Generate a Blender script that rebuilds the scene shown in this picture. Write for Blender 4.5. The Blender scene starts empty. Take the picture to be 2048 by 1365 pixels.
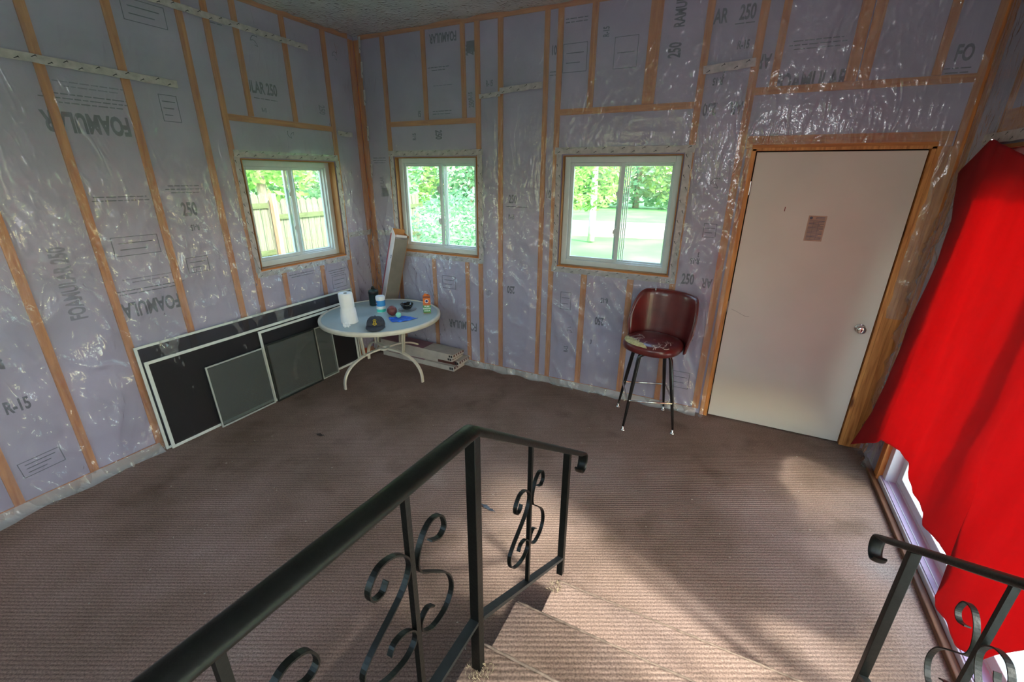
import bpy, bmesh, math, random
from mathutils import Vector, Matrix, noise
from math import pi, sin, cos, radians
random.seed(7)
SC = bpy.context.scene
COL = SC.collection

# ------------------------------------------------------------------ camera
cam_d = bpy.data.cameras.new('camera')
cam = bpy.data.objects.new('camera', cam_d)
COL.objects.link(cam)
F = Vector((-0.41460383, 0.83919491, -0.3519312))
R = Vector((0.89496946, 0.44603184, 0.00923442))
U = Vector((-0.164722, 0.31113905, 0.93598032))
cam.matrix_world = Matrix(((R.x, U.x, -F.x, 3.4619758), (R.y, U.y, -F.y, -3.6213750),
                           (R.z, U.z, -F.z, 1.8636384), (0, 0, 0, 1)))
cam_d.sensor_width = 36.0
cam_d.lens = 36.0 * 877.589 / 2048.0
cam_d.clip_start = 0.02
cam_d.clip_end = 300
SC.camera = cam

# ------------------------------------------------------------------ world, sun, fill light, exposure
world = bpy.data.worlds.new('sky')
SC.world = world
world.use_nodes = True
wn = world.node_tree
wn.nodes.clear()
w_out = wn.nodes.new('ShaderNodeOutputWorld')
w_bg = wn.nodes.new('ShaderNodeBackground')
w_sky = wn.nodes.new('ShaderNodeTexSky')
w_sky.sky_type = 'NISHITA'
w_sky.sun_disc = False
w_sky.sun_elevation = radians(42)
w_sky.sun_rotation = radians(110)
w_sky.air_density = 1.6
w_sky.dust_density = 1.6
w_bg.inputs['Strength'].default_value = 2.4
wn.links.new(w_sky.outputs[0], w_bg.inputs['Color'])
wn.links.new(w_bg.outputs[0], w_out.inputs['Surface'])

sun_d = bpy.data.lights.new('sun', 'SUN')
sun_d.energy = 19.0
sun_d.angle = radians(6.0)
sun_d.color = (1.0, 0.95, 0.90)
sun = bpy.data.objects.new('sun', sun_d)
COL.objects.link(sun)
sun.rotation_euler = Vector((-0.72, 0.30, -0.62)).to_track_quat('-Z', 'Y').to_euler()

fill_lamp_d = bpy.data.lights.new('unseen_fill_light', 'POINT')  # point light added out of view behind the camera to brighten walls and ceiling
fill_lamp_d.shadow_soft_size = 0.22
fill_lamp_d.energy = 60
fill_lamp_d.color = (0.93, 0.96, 1.0)
fill_lamp = bpy.data.objects.new('unseen_fill_light', fill_lamp_d)
COL.objects.link(fill_lamp)
fill_lamp.location = (3.9, -4.35, 2.25)

SC.view_settings.view_transform = 'Standard'
SC.view_settings.look = 'None'
SC.view_settings.gamma = 1.0
SC.view_settings.use_curve_mapping = False
SC.view_settings.exposure = -0.5
SC.cycles.use_denoising = True
SC.cycles.max_bounces = 10
SC.cycles.diffuse_bounces = 6
SC.cycles.glossy_bounces = 3
SC.cycles.transmission_bounces = 6
SC.cycles.transparent_max_bounces = 24
SC.cycles.caustics_reflective = False
SC.cycles.caustics_refractive = False
SC.cycles.sample_clamp_indirect = 8.0

# ------------------------------------------------------------------ material helpers
def srgb(r, g, b):
    f = lambda c: (c / 255 / 12.92) if c / 255 <= 0.04045 else ((c / 255 + 0.055) / 1.055) ** 2.4
    return (f(r), f(g), f(b), 1)

class NT:
    def __init__(self, name):
        self.m = bpy.data.materials.new(name)
        self.m.use_nodes = True
        self.t = self.m.node_tree
        self.t.nodes.clear()
        self.out = self.t.nodes.new('ShaderNodeOutputMaterial')
    def n(self, kind, **kw):
        nd = self.t.nodes.new('ShaderNode' + kind)
        for k, v in kw.items():
            if k.startswith('i_'):
                key = k[2:].replace('_', ' ')
                nd.inputs[key].default_value = v
            else:
                setattr(nd, k, v)
        return nd
    def l(self, a, b):
        self.t.links.new(a, b)
    def ramp(self, fac, stops):
        r = self.n('ValToRGB')
        e = r.color_ramp.elements
        while len(e) < len(stops):
            e.new(0.5)
        for k, (p, c) in enumerate(stops):
            e[k].position = p
            e[k].color = c
        self.l(fac, r.inputs[0])
        return r.outputs[0]
    def pos(self, scale=(1, 1, 1), rot=(0, 0, 0), coord='Object'):
        c = self.n('TexCoord')
        mp = self.n('Mapping')
        mp.inputs['Scale'].default_value = scale
        mp.inputs['Rotation'].default_value = rot
        self.l(c.outputs[coord], mp.inputs['Vector'])
        return mp.outputs[0]

def mat(name, col, rough=0.6, metal=0.0, noise_amt=0.12, nscale=12.0, bump=0.0, bscale=60.0, spec=0.5, coat=0.0, stretch=(1, 1, 1)):
    t = NT(name)
    p = t.n('BsdfPrincipled')
    p.inputs['Roughness'].default_value = rough
    p.inputs['Metallic'].default_value = metal
    p.inputs['Specular IOR Level'].default_value = spec
    p.inputs['Coat Weight'].default_value = coat
    v = t.pos(stretch)
    nz = t.n('TexNoise', i_Scale=nscale, i_Detail=5.0)
    t.l(v, nz.inputs['Vector'])
    lo = tuple(max(0, c * (1 - noise_amt * 1.6)) for c in col[:3]) + (1,)
    hi = tuple(min(1, c * (1 + noise_amt * 1.2)) for c in col[:3]) + (1,)
    t.l(t.ramp(nz.outputs['Fac'], [(0.3, lo), (0.7, hi)]), p.inputs['Base Color'])
    if bump:
        nb = t.n('TexNoise', i_Scale=bscale, i_Detail=4.0)
        t.l(v, nb.inputs['Vector'])
        bp = t.n('Bump', i_Strength=bump, i_Distance=0.01)
        t.l(nb.outputs['Fac'], bp.inputs['Height'])
        t.l(bp.outputs[0], p.inputs['Normal'])
    t.l(p.outputs[0], t.out.inputs[0])
    return t.m

def wood(name, c1, c2, axis=2, rough=0.6, scale=9.0, knots=False):
    t = NT(name)
    p = t.n('BsdfPrincipled', i_Roughness=rough)
    s = [14, 14, 14]
    s[axis] = 1.1
    v = t.pos(tuple(s))
    nz = t.n('TexNoise', i_Scale=scale * 0.35, i_Detail=7.0, i_Distortion=0.8)
    t.l(v, nz.inputs['Vector'])
    col = t.ramp(nz.outputs['Fac'], [(0.3, c1), (0.68, c2)])
    if knots:
        v2 = t.pos((9, 9, 2.6))
        vo = t.n('TexVoronoi', i_Scale=1.0)
        t.l(v2, vo.inputs['Vector'])
        k = t.ramp(vo.outputs['Distance'], [(0.06, (0.12, 0.04, 0.01, 1)), (0.16, (1, 1, 1, 1))])
        mx = t.n('Mix', data_type='RGBA', blend_type='MULTIPLY')
        mx.inputs[0].default_value = 0.9
        t.l(col, mx.inputs[6])
        t.l(k, mx.inputs[7])
        col = mx.outputs[2]
    t.l(col, p.inputs['Base Color'])
    bp = t.n('Bump', i_Strength=0.15, i_Distance=0.004)
    t.l(nz.outputs['Fac'], bp.inputs['Height'])
    t.l(bp.outputs[0], p.inputs['Normal'])
    t.l(p.outputs[0], t.out.inputs[0])
    return t.m

def two_sided(t, fr, ior):
    # thin sheets: the same reflectance from either side
    g = t.n('NewGeometry')
    m = t.n('MapRange')
    m.inputs['To Min'].default_value = ior
    m.inputs['To Max'].default_value = 1.0 / ior
    t.l(g.outputs['Backfacing'], m.inputs['Value'])
    t.l(m.outputs[0], fr.inputs['IOR'])

def glassy(name, tint=(0.93, 0.97, 0.95, 1), rough=0.02, haze=0.03, hazecol=(0.7, 0.75, 0.75, 1), refl=0.06):
    t = NT(name)
    tr = t.n('BsdfTransparent', i_Color=tint)
    gl = t.n('BsdfGlossy', i_Roughness=rough)
    df = t.n('BsdfDiffuse', i_Color=hazecol)
    fr = t.n('Fresnel', i_IOR=1.45)
    two_sided(t, fr, 1.45)
    m1 = t.n('MixShader')
    m1.inputs[0].default_value = haze
    t.l(tr.outputs[0], m1.inputs[1])
    t.l(df.outputs[0], m1.inputs[2])
    m2 = t.n('MixShader')
    t.l(fr.outputs[0], m2.inputs[0])
    t.l(m1.outputs[0], m2.inputs[1])
    t.l(gl.outputs[0], m2.inputs[2])
    t.l(m2.outputs[0], t.out.inputs[0])
    return t.m

def screen_mat(name, col, cover):
    t = NT(name)
    tr = t.n('BsdfTransparent')
    p = t.n('BsdfPrincipled', i_Roughness=0.6)
    p.inputs['Base Color'].default_value = col
    v = t.pos((3, 3, 3))
    nz = t.n('TexNoise', i_Scale=1.6, i_Detail=4.0)
    t.l(v, nz.inputs['Vector'])
    f = t.ramp(nz.outputs['Fac'], [(0.3, (cover - 0.06,) * 3 + (1,)), (0.7, (min(1, cover + 0.06),) * 3 + (1,))])
    m = t.n('MixShader')
    t.l(f, m.inputs[0])
    t.l(tr.outputs[0], m.inputs[1])
    t.l(p.outputs[0], m.inputs[2])
    t.l(m.outputs[0], t.out.inputs[0])
    return t.m

# carpet: ribbed loops, dirty taupe
def carpet_mat(name='ribbed_carpet', ribs=1.0):
    t = NT(name)
    p = t.n('BsdfPrincipled', i_Roughness=0.95)
    p.inputs['Specular IOR Level'].default_value = 0.25
    v = t.pos((1, 1, 1), (0, 0, radians(-26.5)))
    # rib rows
    wv = t.n('TexWave', wave_type='BANDS', bands_direction='Y', wave_profile='SIN')
    wv.inputs['Scale'].default_value = 0.314 / 0.0175
    wv.inputs['Distortion'].default_value = 0.6
    wv.inputs['Detail'].default_value = 2.0
    wv.inputs['Detail Scale'].default_value = 4.0
    t.l(v, wv.inputs['Vector'])
    # loops along a row
    n1 = t.n('TexNoise', i_Scale=150.0, i_Detail=3.0)
    t.l(v, n1.inputs['Vector'])
    # big stains
    n2 = t.n('TexNoise', i_Scale=1.1, i_Detail=6.0, i_Roughness=0.62)
    t.l(v, n2.inputs['Vector'])
    n3 = t.n('TexNoise', i_Scale=3.3, i_Detail=5.0)
    t.l(v, n3.inputs['Vector'])
    base = t.ramp(n2.outputs['Fac'], [(0.30, srgb(110, 92, 80)), (0.48, srgb(134, 113, 103)), (0.62, srgb(147, 126, 118)), (0.74, srgb(158, 144, 136))])
    spot = t.ramp(n3.outputs['Fac'], [(0.28, (0.62, 0.60, 0.55, 1)), (0.42, (1, 1, 1, 1))])
    m1 = t.n('Mix', data_type='RGBA', blend_type='MULTIPLY')
    m1.inputs[0].default_value = 0.7
    t.l(base, m1.inputs[6])
    t.l(spot, m1.inputs[7])
    fl = t.ramp(n1.outputs['Fac'], [(0.3, (0.55, 0.52, 0.50, 1)), (0.5, (0.95, 0.92, 0.9, 1)), (0.72, (1.35, 1.3, 1.25, 1))])
    m2 = t.n('Mix', data_type='RGBA', blend_type='MULTIPLY')
    m2.inputs[0].default_value = 1.0
    t.l(m1.outputs[2], m2.inputs[6])
    t.l(fl, m2.inputs[7])
    rb = t.ramp(wv.outputs['Fac'], [(0.05, (0.42, 0.40, 0.38, 1)), (0.45, (1, 1, 1, 1))])
    m3 = t.n('Mix', data_type='RGBA', blend_type='MULTIPLY')
    worn = t.n('SeparateXYZ')
    t.l(v, worn.inputs[0])
    wr = t.n('MapRange')
    wr.inputs['From Min'].default_value = 1.6
    wr.inputs['From Max'].default_value = 3.4
    wr.inputs['To Min'].default_value = 0.50 * ribs
    wr.inputs['To Max'].default_value = 0.14 * ribs
    t.l(worn.outputs['X'], wr.inputs['Value'])
    t.l(wr.outputs[0], m3.inputs[0])
    t.l(m2.outputs[2], m3.inputs[6])
    t.l(rb, m3.inputs[7])
    t.l(m3.outputs[2], p.inputs['Base Color'])
    ad = t.n('Math', operation='MULTIPLY_ADD')
    ad.inputs[1].default_value = 0.35
    t.l(n1.outputs['Fac'], ad.inputs[0])
    t.l(wv.outputs['Fac'], ad.inputs[2])
    bp = t.n('Bump', i_Strength=0.4, i_Distance=0.004)
    t.l(ad.outputs[0], bp.inputs['Height'])
    t.l(bp.outputs[0], p.inputs['Normal'])
    t.l(p.outputs[0], t.out.inputs[0])
    return t.m

# clear plastic vapour barrier: hazy transparent film with glints
def film_mat(name, haze=0.205, tint=(0.93, 0.95, 0.95, 1), axis='x'):
    t = NT(name)
    tr = t.n('BsdfTransparent', i_Color=tint)
    df = t.n('BsdfDiffuse', i_Color=(0.80, 0.84, 0.87, 1))
    tl = t.n('BsdfTranslucent', i_Color=(0.80, 0.84, 0.87, 1))
    gl = t.n('BsdfGlossy', i_Roughness=0.11)
    v = t.pos((1, 1, 1))
    n0 = t.n('TexNoise', i_Scale=2.2, i_Detail=4.0, i_Distortion=0.6)
    t.l(v, n0.inputs['Vector'])
    n1 = t.n('TexNoise', i_Scale=9.0, i_Detail=3.0, i_Distortion=1.8, noise_type='RIDGED_MULTIFRACTAL')
    t.l(t.pos((1.6, 1.6, 0.5)), n1.inputs['Vector'])
    n2 = t.n('TexNoise', i_Scale=60.0, i_Detail=2.0)
    t.l(v, n2.inputs['Vector'])
    mx = t.n('Math', operation='MULTIPLY_ADD')
    mx.inputs[1].default_value = 0.14
    t.l(n2.outputs['Fac'], mx.inputs[0])
    t.l(n1.outputs['Fac'], mx.inputs[2])
    bp = t.n('Bump', i_Strength=0.75, i_Distance=0.014)
    t.l(mx.outputs[0], bp.inputs['Height'])
    t.l(bp.outputs[0], gl.inputs['Normal'])
    t.l(bp.outputs[0], df.inputs['Normal'])
    fr = t.n('Fresnel', i_IOR=1.6)
    two_sided(t, fr, 1.6)
    t.l(bp.outputs[0], fr.inputs['Normal'])
    hz = t.n('MixShader')
    hf = t.ramp(n0.outputs['Fac'], [(0.3, (haze * 0.9,) * 3 + (1,)), (0.75, (haze * 1.15,) * 3 + (1,))])
    t.l(hf, hz.inputs[0])
    dt = t.n('MixShader')
    dt.inputs[0].default_value = 0.35
    t.l(df.outputs[0], dt.inputs[1])
    t.l(tl.outputs[0], dt.inputs[2])
    t.l(tr.outputs[0], hz.inputs[1])
    t.l(dt.outputs[0], hz.inputs[2])
    m2 = t.n('MixShader')
    t.l(fr.outputs[0], m2.inputs[0])
    t.l(hz.outputs[0], m2.inputs[1])
    t.l(gl.outputs[0], m2.inputs[2])
    t.l(m2.outputs[0], t.out.inputs[0])
    return t.m

M = {}
M['carpet'] = carpet_mat()
M['carpet_flat'] = carpet_mat('flattened_carpet', 0.12)
M['foam'] = mat('insulation_board', srgb(176, 164, 192), 0.75, noise_amt=0.10, nscale=2.5, bump=0.05)
M['foam_white'] = mat('ceiling_insulation', srgb(232, 228, 230), 0.8, noise_amt=0.08, nscale=2.0)
M['stud'] = wood('stud_pine', srgb(176, 98, 42), srgb(214, 138, 70), 2)
M['stud_y'] = wood('plate_pine_y', srgb(176, 98, 42), srgb(214, 138, 70), 1)
M['stud_x'] = wood('plate_pine_x', srgb(176, 98, 42), srgb(214, 138, 70), 0)
M['pine'] = wood('bare_pine', srgb(176, 104, 48), srgb(226, 156, 86), 2, knots=True)
M['jamb'] = wood('window_jamb_pine', srgb(132, 86, 48), srgb(170, 120, 74), 2)
M['jamb_x'] = wood('window_sill_pine', srgb(132, 86, 48), srgb(170, 120, 74), 0)
M['jamb_y'] = wood('window_sill_pine_y', srgb(132, 86, 48), srgb(170, 120, 74), 1)
M['film'] = film_mat('plastic_film')
M['film_ceiling'] = film_mat('ceiling_plastic_film', 0.72)
M['film_hem'] = film_mat('plastic_film_hem', 0.45)
M['ink'] = mat('faded_ink', srgb(98, 100, 118), 0.8, noise_amt=0.2)
M['ink_dark'] = mat('dark_ink', srgb(34, 36, 42), 0.8)
M['ink_light'] = mat('pale_ink', srgb(134, 128, 150), 0.8)
M['tape'] = mat('pale_sheathing_tape', srgb(176, 168, 170), 0.4, noise_amt=0.14, nscale=24)
M['vinyl'] = mat('window_vinyl', srgb(196, 204, 208), 0.35, noise_amt=0.03)
M['vinyl_grey'] = mat('patio_door_vinyl', srgb(206, 204, 214), 0.35, noise_amt=0.05)
M['glass'] = glassy('window_glass')
M['door'] = mat('painted_door', srgb(214, 204, 194), 0.55, noise_amt=0.03, nscale=2.0, bump=0.03, bscale=300)
M['gap'] = mat('dark_gap', srgb(30, 24, 20), 0.9)
M['chrome'] = mat('polished_metal', (0.75, 0.73, 0.7, 1), 0.18, 1.0, noise_amt=0.05)
M['paper'] = mat('yellowed_paper', srgb(184, 152, 134), 0.8, noise_amt=0.06)
M['iron'] = mat('black_painted_iron', srgb(12, 13, 12), 0.42, 0.0, noise_amt=0.25, nscale=30, bump=0.08, bscale=90, spec=0.28)
M['iron_blue'] = mat('dusty_painted_iron', srgb(24, 29, 32), 0.45, 0.0, noise_amt=0.25, nscale=30, bump=0.1)
M['darkwood'] = wood('dark_stained_threshold', srgb(74, 46, 30), srgb(124, 84, 56), 1)

# ------------------------------------------------------------------ mesh helpers
class MB:
    def __init__(self):
        self.v, self.f, self.mi = [], [], []
    def add(self, vs, fs, mi=0):
        o = len(self.v)
        self.v += [tuple(a) for a in vs]
        self.f += [tuple(i + o for i in q) for q in fs]
        self.mi += [mi] * len(fs)
        return self
    def box(self, x0, x1, y0, y1, z0, z1, mi=0, M_=None):
        vs = [Vector(p) for p in [(x0, y0, z0), (x1, y0, z0), (x1, y1, z0), (x0, y1, z0), (x0, y0, z1), (x1, y0, z1), (x1, y1, z1), (x0, y1, z1)]]
        if M_ is not None:
            vs = [M_ @ v for v in vs]
        return self.add(vs, [(0, 3, 2, 1), (4, 5, 6, 7), (0, 1, 5, 4), (1, 2, 6, 5), (2, 3, 7, 6), (3, 0, 4, 7)], mi)
    def lathe(self, prof, n=24, c=(0, 0, 0), mi=0, cap=True, M_=None, wob=None):
        vs = []
        for r, z in prof:
            for k in range(n):
                a = 2 * pi * k / n
                rr = r * (wob(a, z) if wob else 1)
                p = Vector((c[0] + rr * cos(a), c[1] + rr * sin(a), c[2] + z))
                vs.append(M_ @ p if M_ is not None else p)
        fs = []
        for i in range(len(prof) - 1):
            for k in range(n):
                k2 = (k + 1) % n
                fs.append((i * n + k, i * n + k2, (i + 1) * n + k2, (i + 1) * n + k))
        if cap:
            fs.append(tuple(range(n))[::-1])
            fs.append(tuple((len(prof) - 1) * n + k for k in range(n)))
        return self.add(vs, fs, mi)
    def tube(self, pts, r, n=10, mi=0, cap=True, flat=None, up=None):
        """swept tube; r number or list; flat=(w,h) gives a rectangular section using up as its width axis"""
        pts = [Vector(p) for p in pts]
        N = len(pts)
        rs = r if isinstance(r, (list, tuple)) else [r] * N
        vs = []
        prev = None
        for i, p in enumerate(pts):
            t = (pts[min(i + 1, N - 1)] - pts[max(i - 1, 0)]).normalized()
            if up is not None:
                a = Vector(up)
                b = t.cross(a).normalized()
                a = b.cross(t).normalized()
            else:
                if prev is None:
                    a = t.orthogonal().normalized()
                else:
                    a = (prev - t * prev.dot(t)).normalized()
                b = t.cross(a)
                prev = a
            if flat:
                w, h = flat[0] / 2, flat[1] / 2
                vs += [p + a * w + b * h, p - a * w + b * h, p - a * w - b * h, p + a * w - b * h]
            else:
                for k in range(n):
                    an = 2 * pi * k / n
                    vs.append(p + a * rs[i] * cos(an) + b * rs[i] * sin(an))
        if flat:
            n = 4
        fs = []
        for i in range(N - 1):
            for k in range(n):
                k2 = (k + 1) % n
                fs.append((i * n + k, i * n + k2, (i + 1) * n + k2, (i + 1) * n + k))
        if cap:
            fs.append(tuple(range(n))[::-1])
            fs.append(tuple((N - 1) * n + k for k in range(n)))
        return self.add(vs, fs, mi)
    def mesh(self, name, mats, smooth=False):
        me = bpy.data.meshes.new(name)
        me.from_pydata(self.v, [], self.f)
        for m in (mats if isinstance(mats, (list, tuple)) else [mats]):
            me.materials.append(m)
        me.polygons.foreach_set('material_index', self.mi)
        if smooth:
            me.polygons.foreach_set('use_smooth', [True] * len(self.f))
        me.update()
        bm = bmesh.new()
        bm.from_mesh(me)
        bmesh.ops.recalc_face_normals(bm, faces=bm.faces)
        bm.to_mesh(me)
        bm.free()
        return me

def link(name, me, parent=None, **props):
    o = bpy.data.objects.new(name, me)
    COL.objects.link(o)
    if parent is not None:
        o.parent = parent
    for k, v in props.items():
        o[k] = v
    return o

def build(mb, name, mats, parent=None, smooth=False, bevel=0.0, seg=2, auto=None, **props):
    o = link(name, mb.mesh(name, mats, smooth), parent, **props)
    if bevel:
        b = o.modifiers.new('bevel', 'BEVEL')
        b.width = bevel
        b.segments = seg
        b.limit_method = 'ANGLE'
    if auto:
        try:
            o.data.set_sharp_from_angle(angle=radians(auto))
        except Exception:
            pass
    return o

def thing(name, loc, label, cat, rz=0.0, group=None):
    o = bpy.data.objects.new(name, None)
    COL.objects.link(o)
    o.empty_display_size = 0.05
    o.location = loc
    o.rotation_euler = (0, 0, rz)
    o['label'] = label
    o['category'] = cat
    if group:
        o['group'] = group
    return o

def catmull(P, sub=6):
    P = [Vector(p) for p in P]
    out = []
    for i in range(len(P) - 1):
        p0, p1, p2, p3 = P[max(i - 1, 0)], P[i], P[i + 1], P[min(i + 2, len(P) - 1)]
        for k in range(sub):
            t = k / sub
            out.append(0.5 * ((2 * p1) + (-p0 + p2) * t + (2 * p0 - 5 * p1 + 4 * p2 - p3) * t * t + (-p0 + 3 * p1 - 3 * p2 + p3) * t ** 3))
    out.append(P[-1])
    return out

def text_mesh(body, size, bold=0.0, align='CENTER', shear=0.0):
    cu = bpy.data.curves.new('lettering', 'FONT')
    cu.body = body
    cu.size = size
    cu.offset = bold * size
    cu.align_x = align
    cu.align_y = 'CENTER'
    cu.shear = shear
    cu.resolution_u = 3
    o = bpy.data.objects.new('lettering', cu)
    COL.objects.link(o)
    bpy.context.view_layer.update()
    me = bpy.data.meshes.new_from_object(o.evaluated_get(bpy.context.evaluated_depsgraph_get()))
    bpy.data.objects.remove(o)
    bpy.data.curves.remove(cu)
    return me
TEXT = {}
def text(body, size, matx, material, parent, name='printed_lettering', bold=0.0, shear=0.0, align='CENTER'):
    key = (body, size, material.name, bold, shear, align)
    if key not in TEXT:
        me = text_mesh(body, size, bold, align, shear)
        me.materials.clear()
        me.materials.append(material)
        TEXT[key] = me
    o = link(name, TEXT[key], parent)
    o.matrix_local = matx @ Matrix.Diagonal((0.62, 1.12, 1, 1)) if name == 'printed_lettering' else matx
    return o

# frames on the walls: text plane axes
def on_back(x, z, rot=0, y=0.0):       # facing -y
    return Matrix.Translation((x, y, z)) @ Matrix.Rotation(pi / 2, 4, 'X') @ Matrix.Rotation(radians(rot), 4, 'Z')
def on_left(y, z, rot=0, x=0.0):       # facing +x
    return Matrix.Translation((x, y, z)) @ Matrix.Rotation(pi / 2, 4, 'Z') @ Matrix.Rotation(pi / 2, 4, 'X') @ Matrix.Rotation(radians(rot), 4, 'Z')

# ------------------------------------------------------------------ room dimensions
W = 4.56          # right wall plane
H = 3.07          # ceiling
YF = -4.7         # wall behind the camera
WIN1 = (-1.311, -0.406, 1.114, 1.972)     # left wall: y0 y1 z0 z1
WIN2 = (0.383, 1.306, 1.136, 2.024)       # back wall: x0 x1 z0 z1
WIN3 = (2.118, 3.039, 1.136, 2.024)
DOOR = (3.49, 4.43, 0.0, 2.05)
PAT = (-4.2, -0.40, 0.06, 2.03)           # glazed opening in right wall (y0 y1 z0 z1)
TH = 0.14

def wall_slab(name, axis, c0, c1, a0, a1, z0, z1, holes, m):
    """axis 'x': plane runs along x, thickness in y from c0 to c1; axis 'y': runs along y, thickness in x"""
    us = sorted({a0, a1, *[h[0] for h in holes], *[h[1] for h in holes]})
    zs = sorted({z0, z1, *[h[2] for h in holes], *[h[3] for h in holes]})
    mb = MB()
    inside = lambda u, z: any(h[0] <= u <= h[1] and h[2] <= z <= h[3] for h in holes)
    for i in range(len(us) - 1):
        for j in range(len(zs) - 1):
            if inside((us[i] + us[i + 1]) / 2, (zs[j] + zs[j + 1]) / 2):
                continue
            if axis == 'x':
                mb.box(us[i], us[i + 1], c0, c1, zs[j], zs[j + 1])
            else:
                mb.box(c0, c1, us[i], us[i + 1], zs[j], zs[j + 1])
    return build(mb, name, m, kind='structure')

floor_mb = MB().box(-0.14, W + 0.14, YF, 0.14, -0.12, 0.0)
floor = build(floor_mb, 'floor', M['carpet'], kind='structure')
ceiling = build(MB().box(-TH, W + TH, YF, TH, H, H + 0.12), 'ceiling', M['foam_white'], kind='structure')
wall_left = wall_slab('wall_left', 'y', -TH, -0.012, YF, 0.0, 0, H, [WIN1], M['foam'])
wall_back = wall_slab('wall_back', 'x', 0.012, TH, -TH, W + TH, 0, H, [WIN2, WIN3, DOOR], M['foam'])
wall_right = wall_slab('wall_right', 'y', W + 0.012, W + TH, YF, 0.0, 0, H, [PAT], M['foam'])
M['plain'] = mat('drywall_off_white', srgb(176, 170, 160), 0.8)
FILL_WIN = (0.9, 2.5, 1.30, 2.45)  # opening for the added window that brightens the back wall
wall_front = wall_slab('wall_front', 'x', YF - 0.12, YF, -TH, W + TH, 0, H, [FILL_WIN], M['plain'])

# ------------------------------------------------------------------ studs (one piece each)
def stud_back(x, z0, z1, w=0.042):
    build(MB().box(x - w / 2, x + w / 2, 0.0, 0.0118, z0, z1), 'stud', M['stud'], wall_back)
def stud_left(y, z0, z1, w=0.042):
    build(MB().box(-0.0118, 0.0, y - w / 2, y + w / 2, z0, z1), 'stud', M['stud'], wall_left)
PL = 0.045
for x, z0, z1, w in [(0.335, PL, H - PL, 0.046), (0.785, 2.335, H - PL, 0.042), (1.188, 2.335, H - PL, 0.042), (1.327, PL, H - PL, 0.046),
                     (1.543, PL, H - PL, 0.044), (1.942, PL, H - PL, 0.04), (2.05, PL, H - PL, 0.044), (2.31, 2.36, H - PL, 0.046),
                     (2.742, 2.36, H - PL, 0.084), (3.085, PL, H - PL, 0.046), (3.40, PL, H - PL, 0.05), (3.522, 2.42, H - PL, 0.044),
                     (3.93, 2.42, H - PL, 0.06), (3.995, 2.42, H - PL, 0.055), (4.333, 2.42, H - PL, 0.044), (4.535, PL, H - PL, 0.05),
                     (2.357, PL, 1.09, 0.05), (2.754, PL, 1.09, 0.05), (0.78, PL, 1.09, 0.042), (1.175, PL, 1.09, 0.042),
                     (0.03, PL, H - PL, 0.06)]:
    stud_back(x, z0, z1, w)
for y, z0, z1, w in [(-2.325, PL, H - PL, 0.045), (-1.94, PL, H - PL, 0.045), (-1.535, PL, H - PL, 0.045), (-1.362, PL, H - PL, 0.042),
                     (-1.153, 2.275, H - PL, 0.042), (-0.755, 2.275, H - PL, 0.042), (-0.355, PL, H - PL, 0.046), (-2.70, PL, H - PL, 0.045),
                     (-3.05, PL, H - PL, 0.045), (-3.45, PL, H - PL, 0.045), (-3.86, PL, H - PL, 0.045), (-4.26, PL, H - PL, 0.045),
                     (-1.11, PL, 1.07, 0.042), (-0.70, PL, 1.07, 0.042), (-0.035, PL, H - PL, 0.06)]:
    stud_left(y, z0, z1, w)
for x0, x1, z0, z1, nm in [(0.06, 3.40, 0.0, PL, 'bottom_plate'), (0.06, W, H - PL, H, 'top_plate'), (0.36, 1.305, 2.29, 2.333, 'window_header'),
                           (2.07, 3.06, 2.315, 2.358, 'window_header'), (3.425, 4.51, 2.375, 2.418, 'door_header'), (0.36, 1.305, 1.09, 1.135, 'sill_plate'),
                           (2.07, 3.06, 1.09, 1.135, 'sill_plate'), (3.43, 4.50, 2.052, 2.13, 'door_head_casing')]:
    build(MB().box(x0, x1, 0.0, 0.0118, z0, z1), nm, M['stud_x'], wall_back)
for y0, y1, z0, z1, nm in [(YF, -0.07, 0.0, PL, 'bottom_plate'), (YF, -0.07, H - PL, H, 'top_plate'), (-1.34, -0.38, 2.23, 2.273, 'window_header'),
                           (-1.34, -0.38, 1.07, 1.113, 'sill_plate')]:
    build(MB().box(-0.0118, 0.0, y0, y1, z0, z1), nm, M['stud_y'], wall_left)
# right wall studs near the corner and over the patio door
for y, z0, z1 in [(-0.03, 0, H - PL), (-0.36, 0, H - PL), (-0.75, 2.2, H - PL), (-1.15, 2.2, H - PL), (-1.56, 2.2, H - PL), (-1.96, 2.2, H - PL), (-2.36, 2.2, H - PL)]:
    build(MB().box(W, W + 0.0118, y - 0.022, y + 0.022, z0, z1), 'stud', M['stud'], wall_right)
build(MB().box(W, W + 0.0118, -4.24, -0.05, H - PL, H), 'top_plate', M['stud_y'], wall_right)
build(MB().box(W, W + 0.0118, -4.24, -0.385, 2.09, 2.19), 'door_header', M['stud_y'], wall_right)

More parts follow.
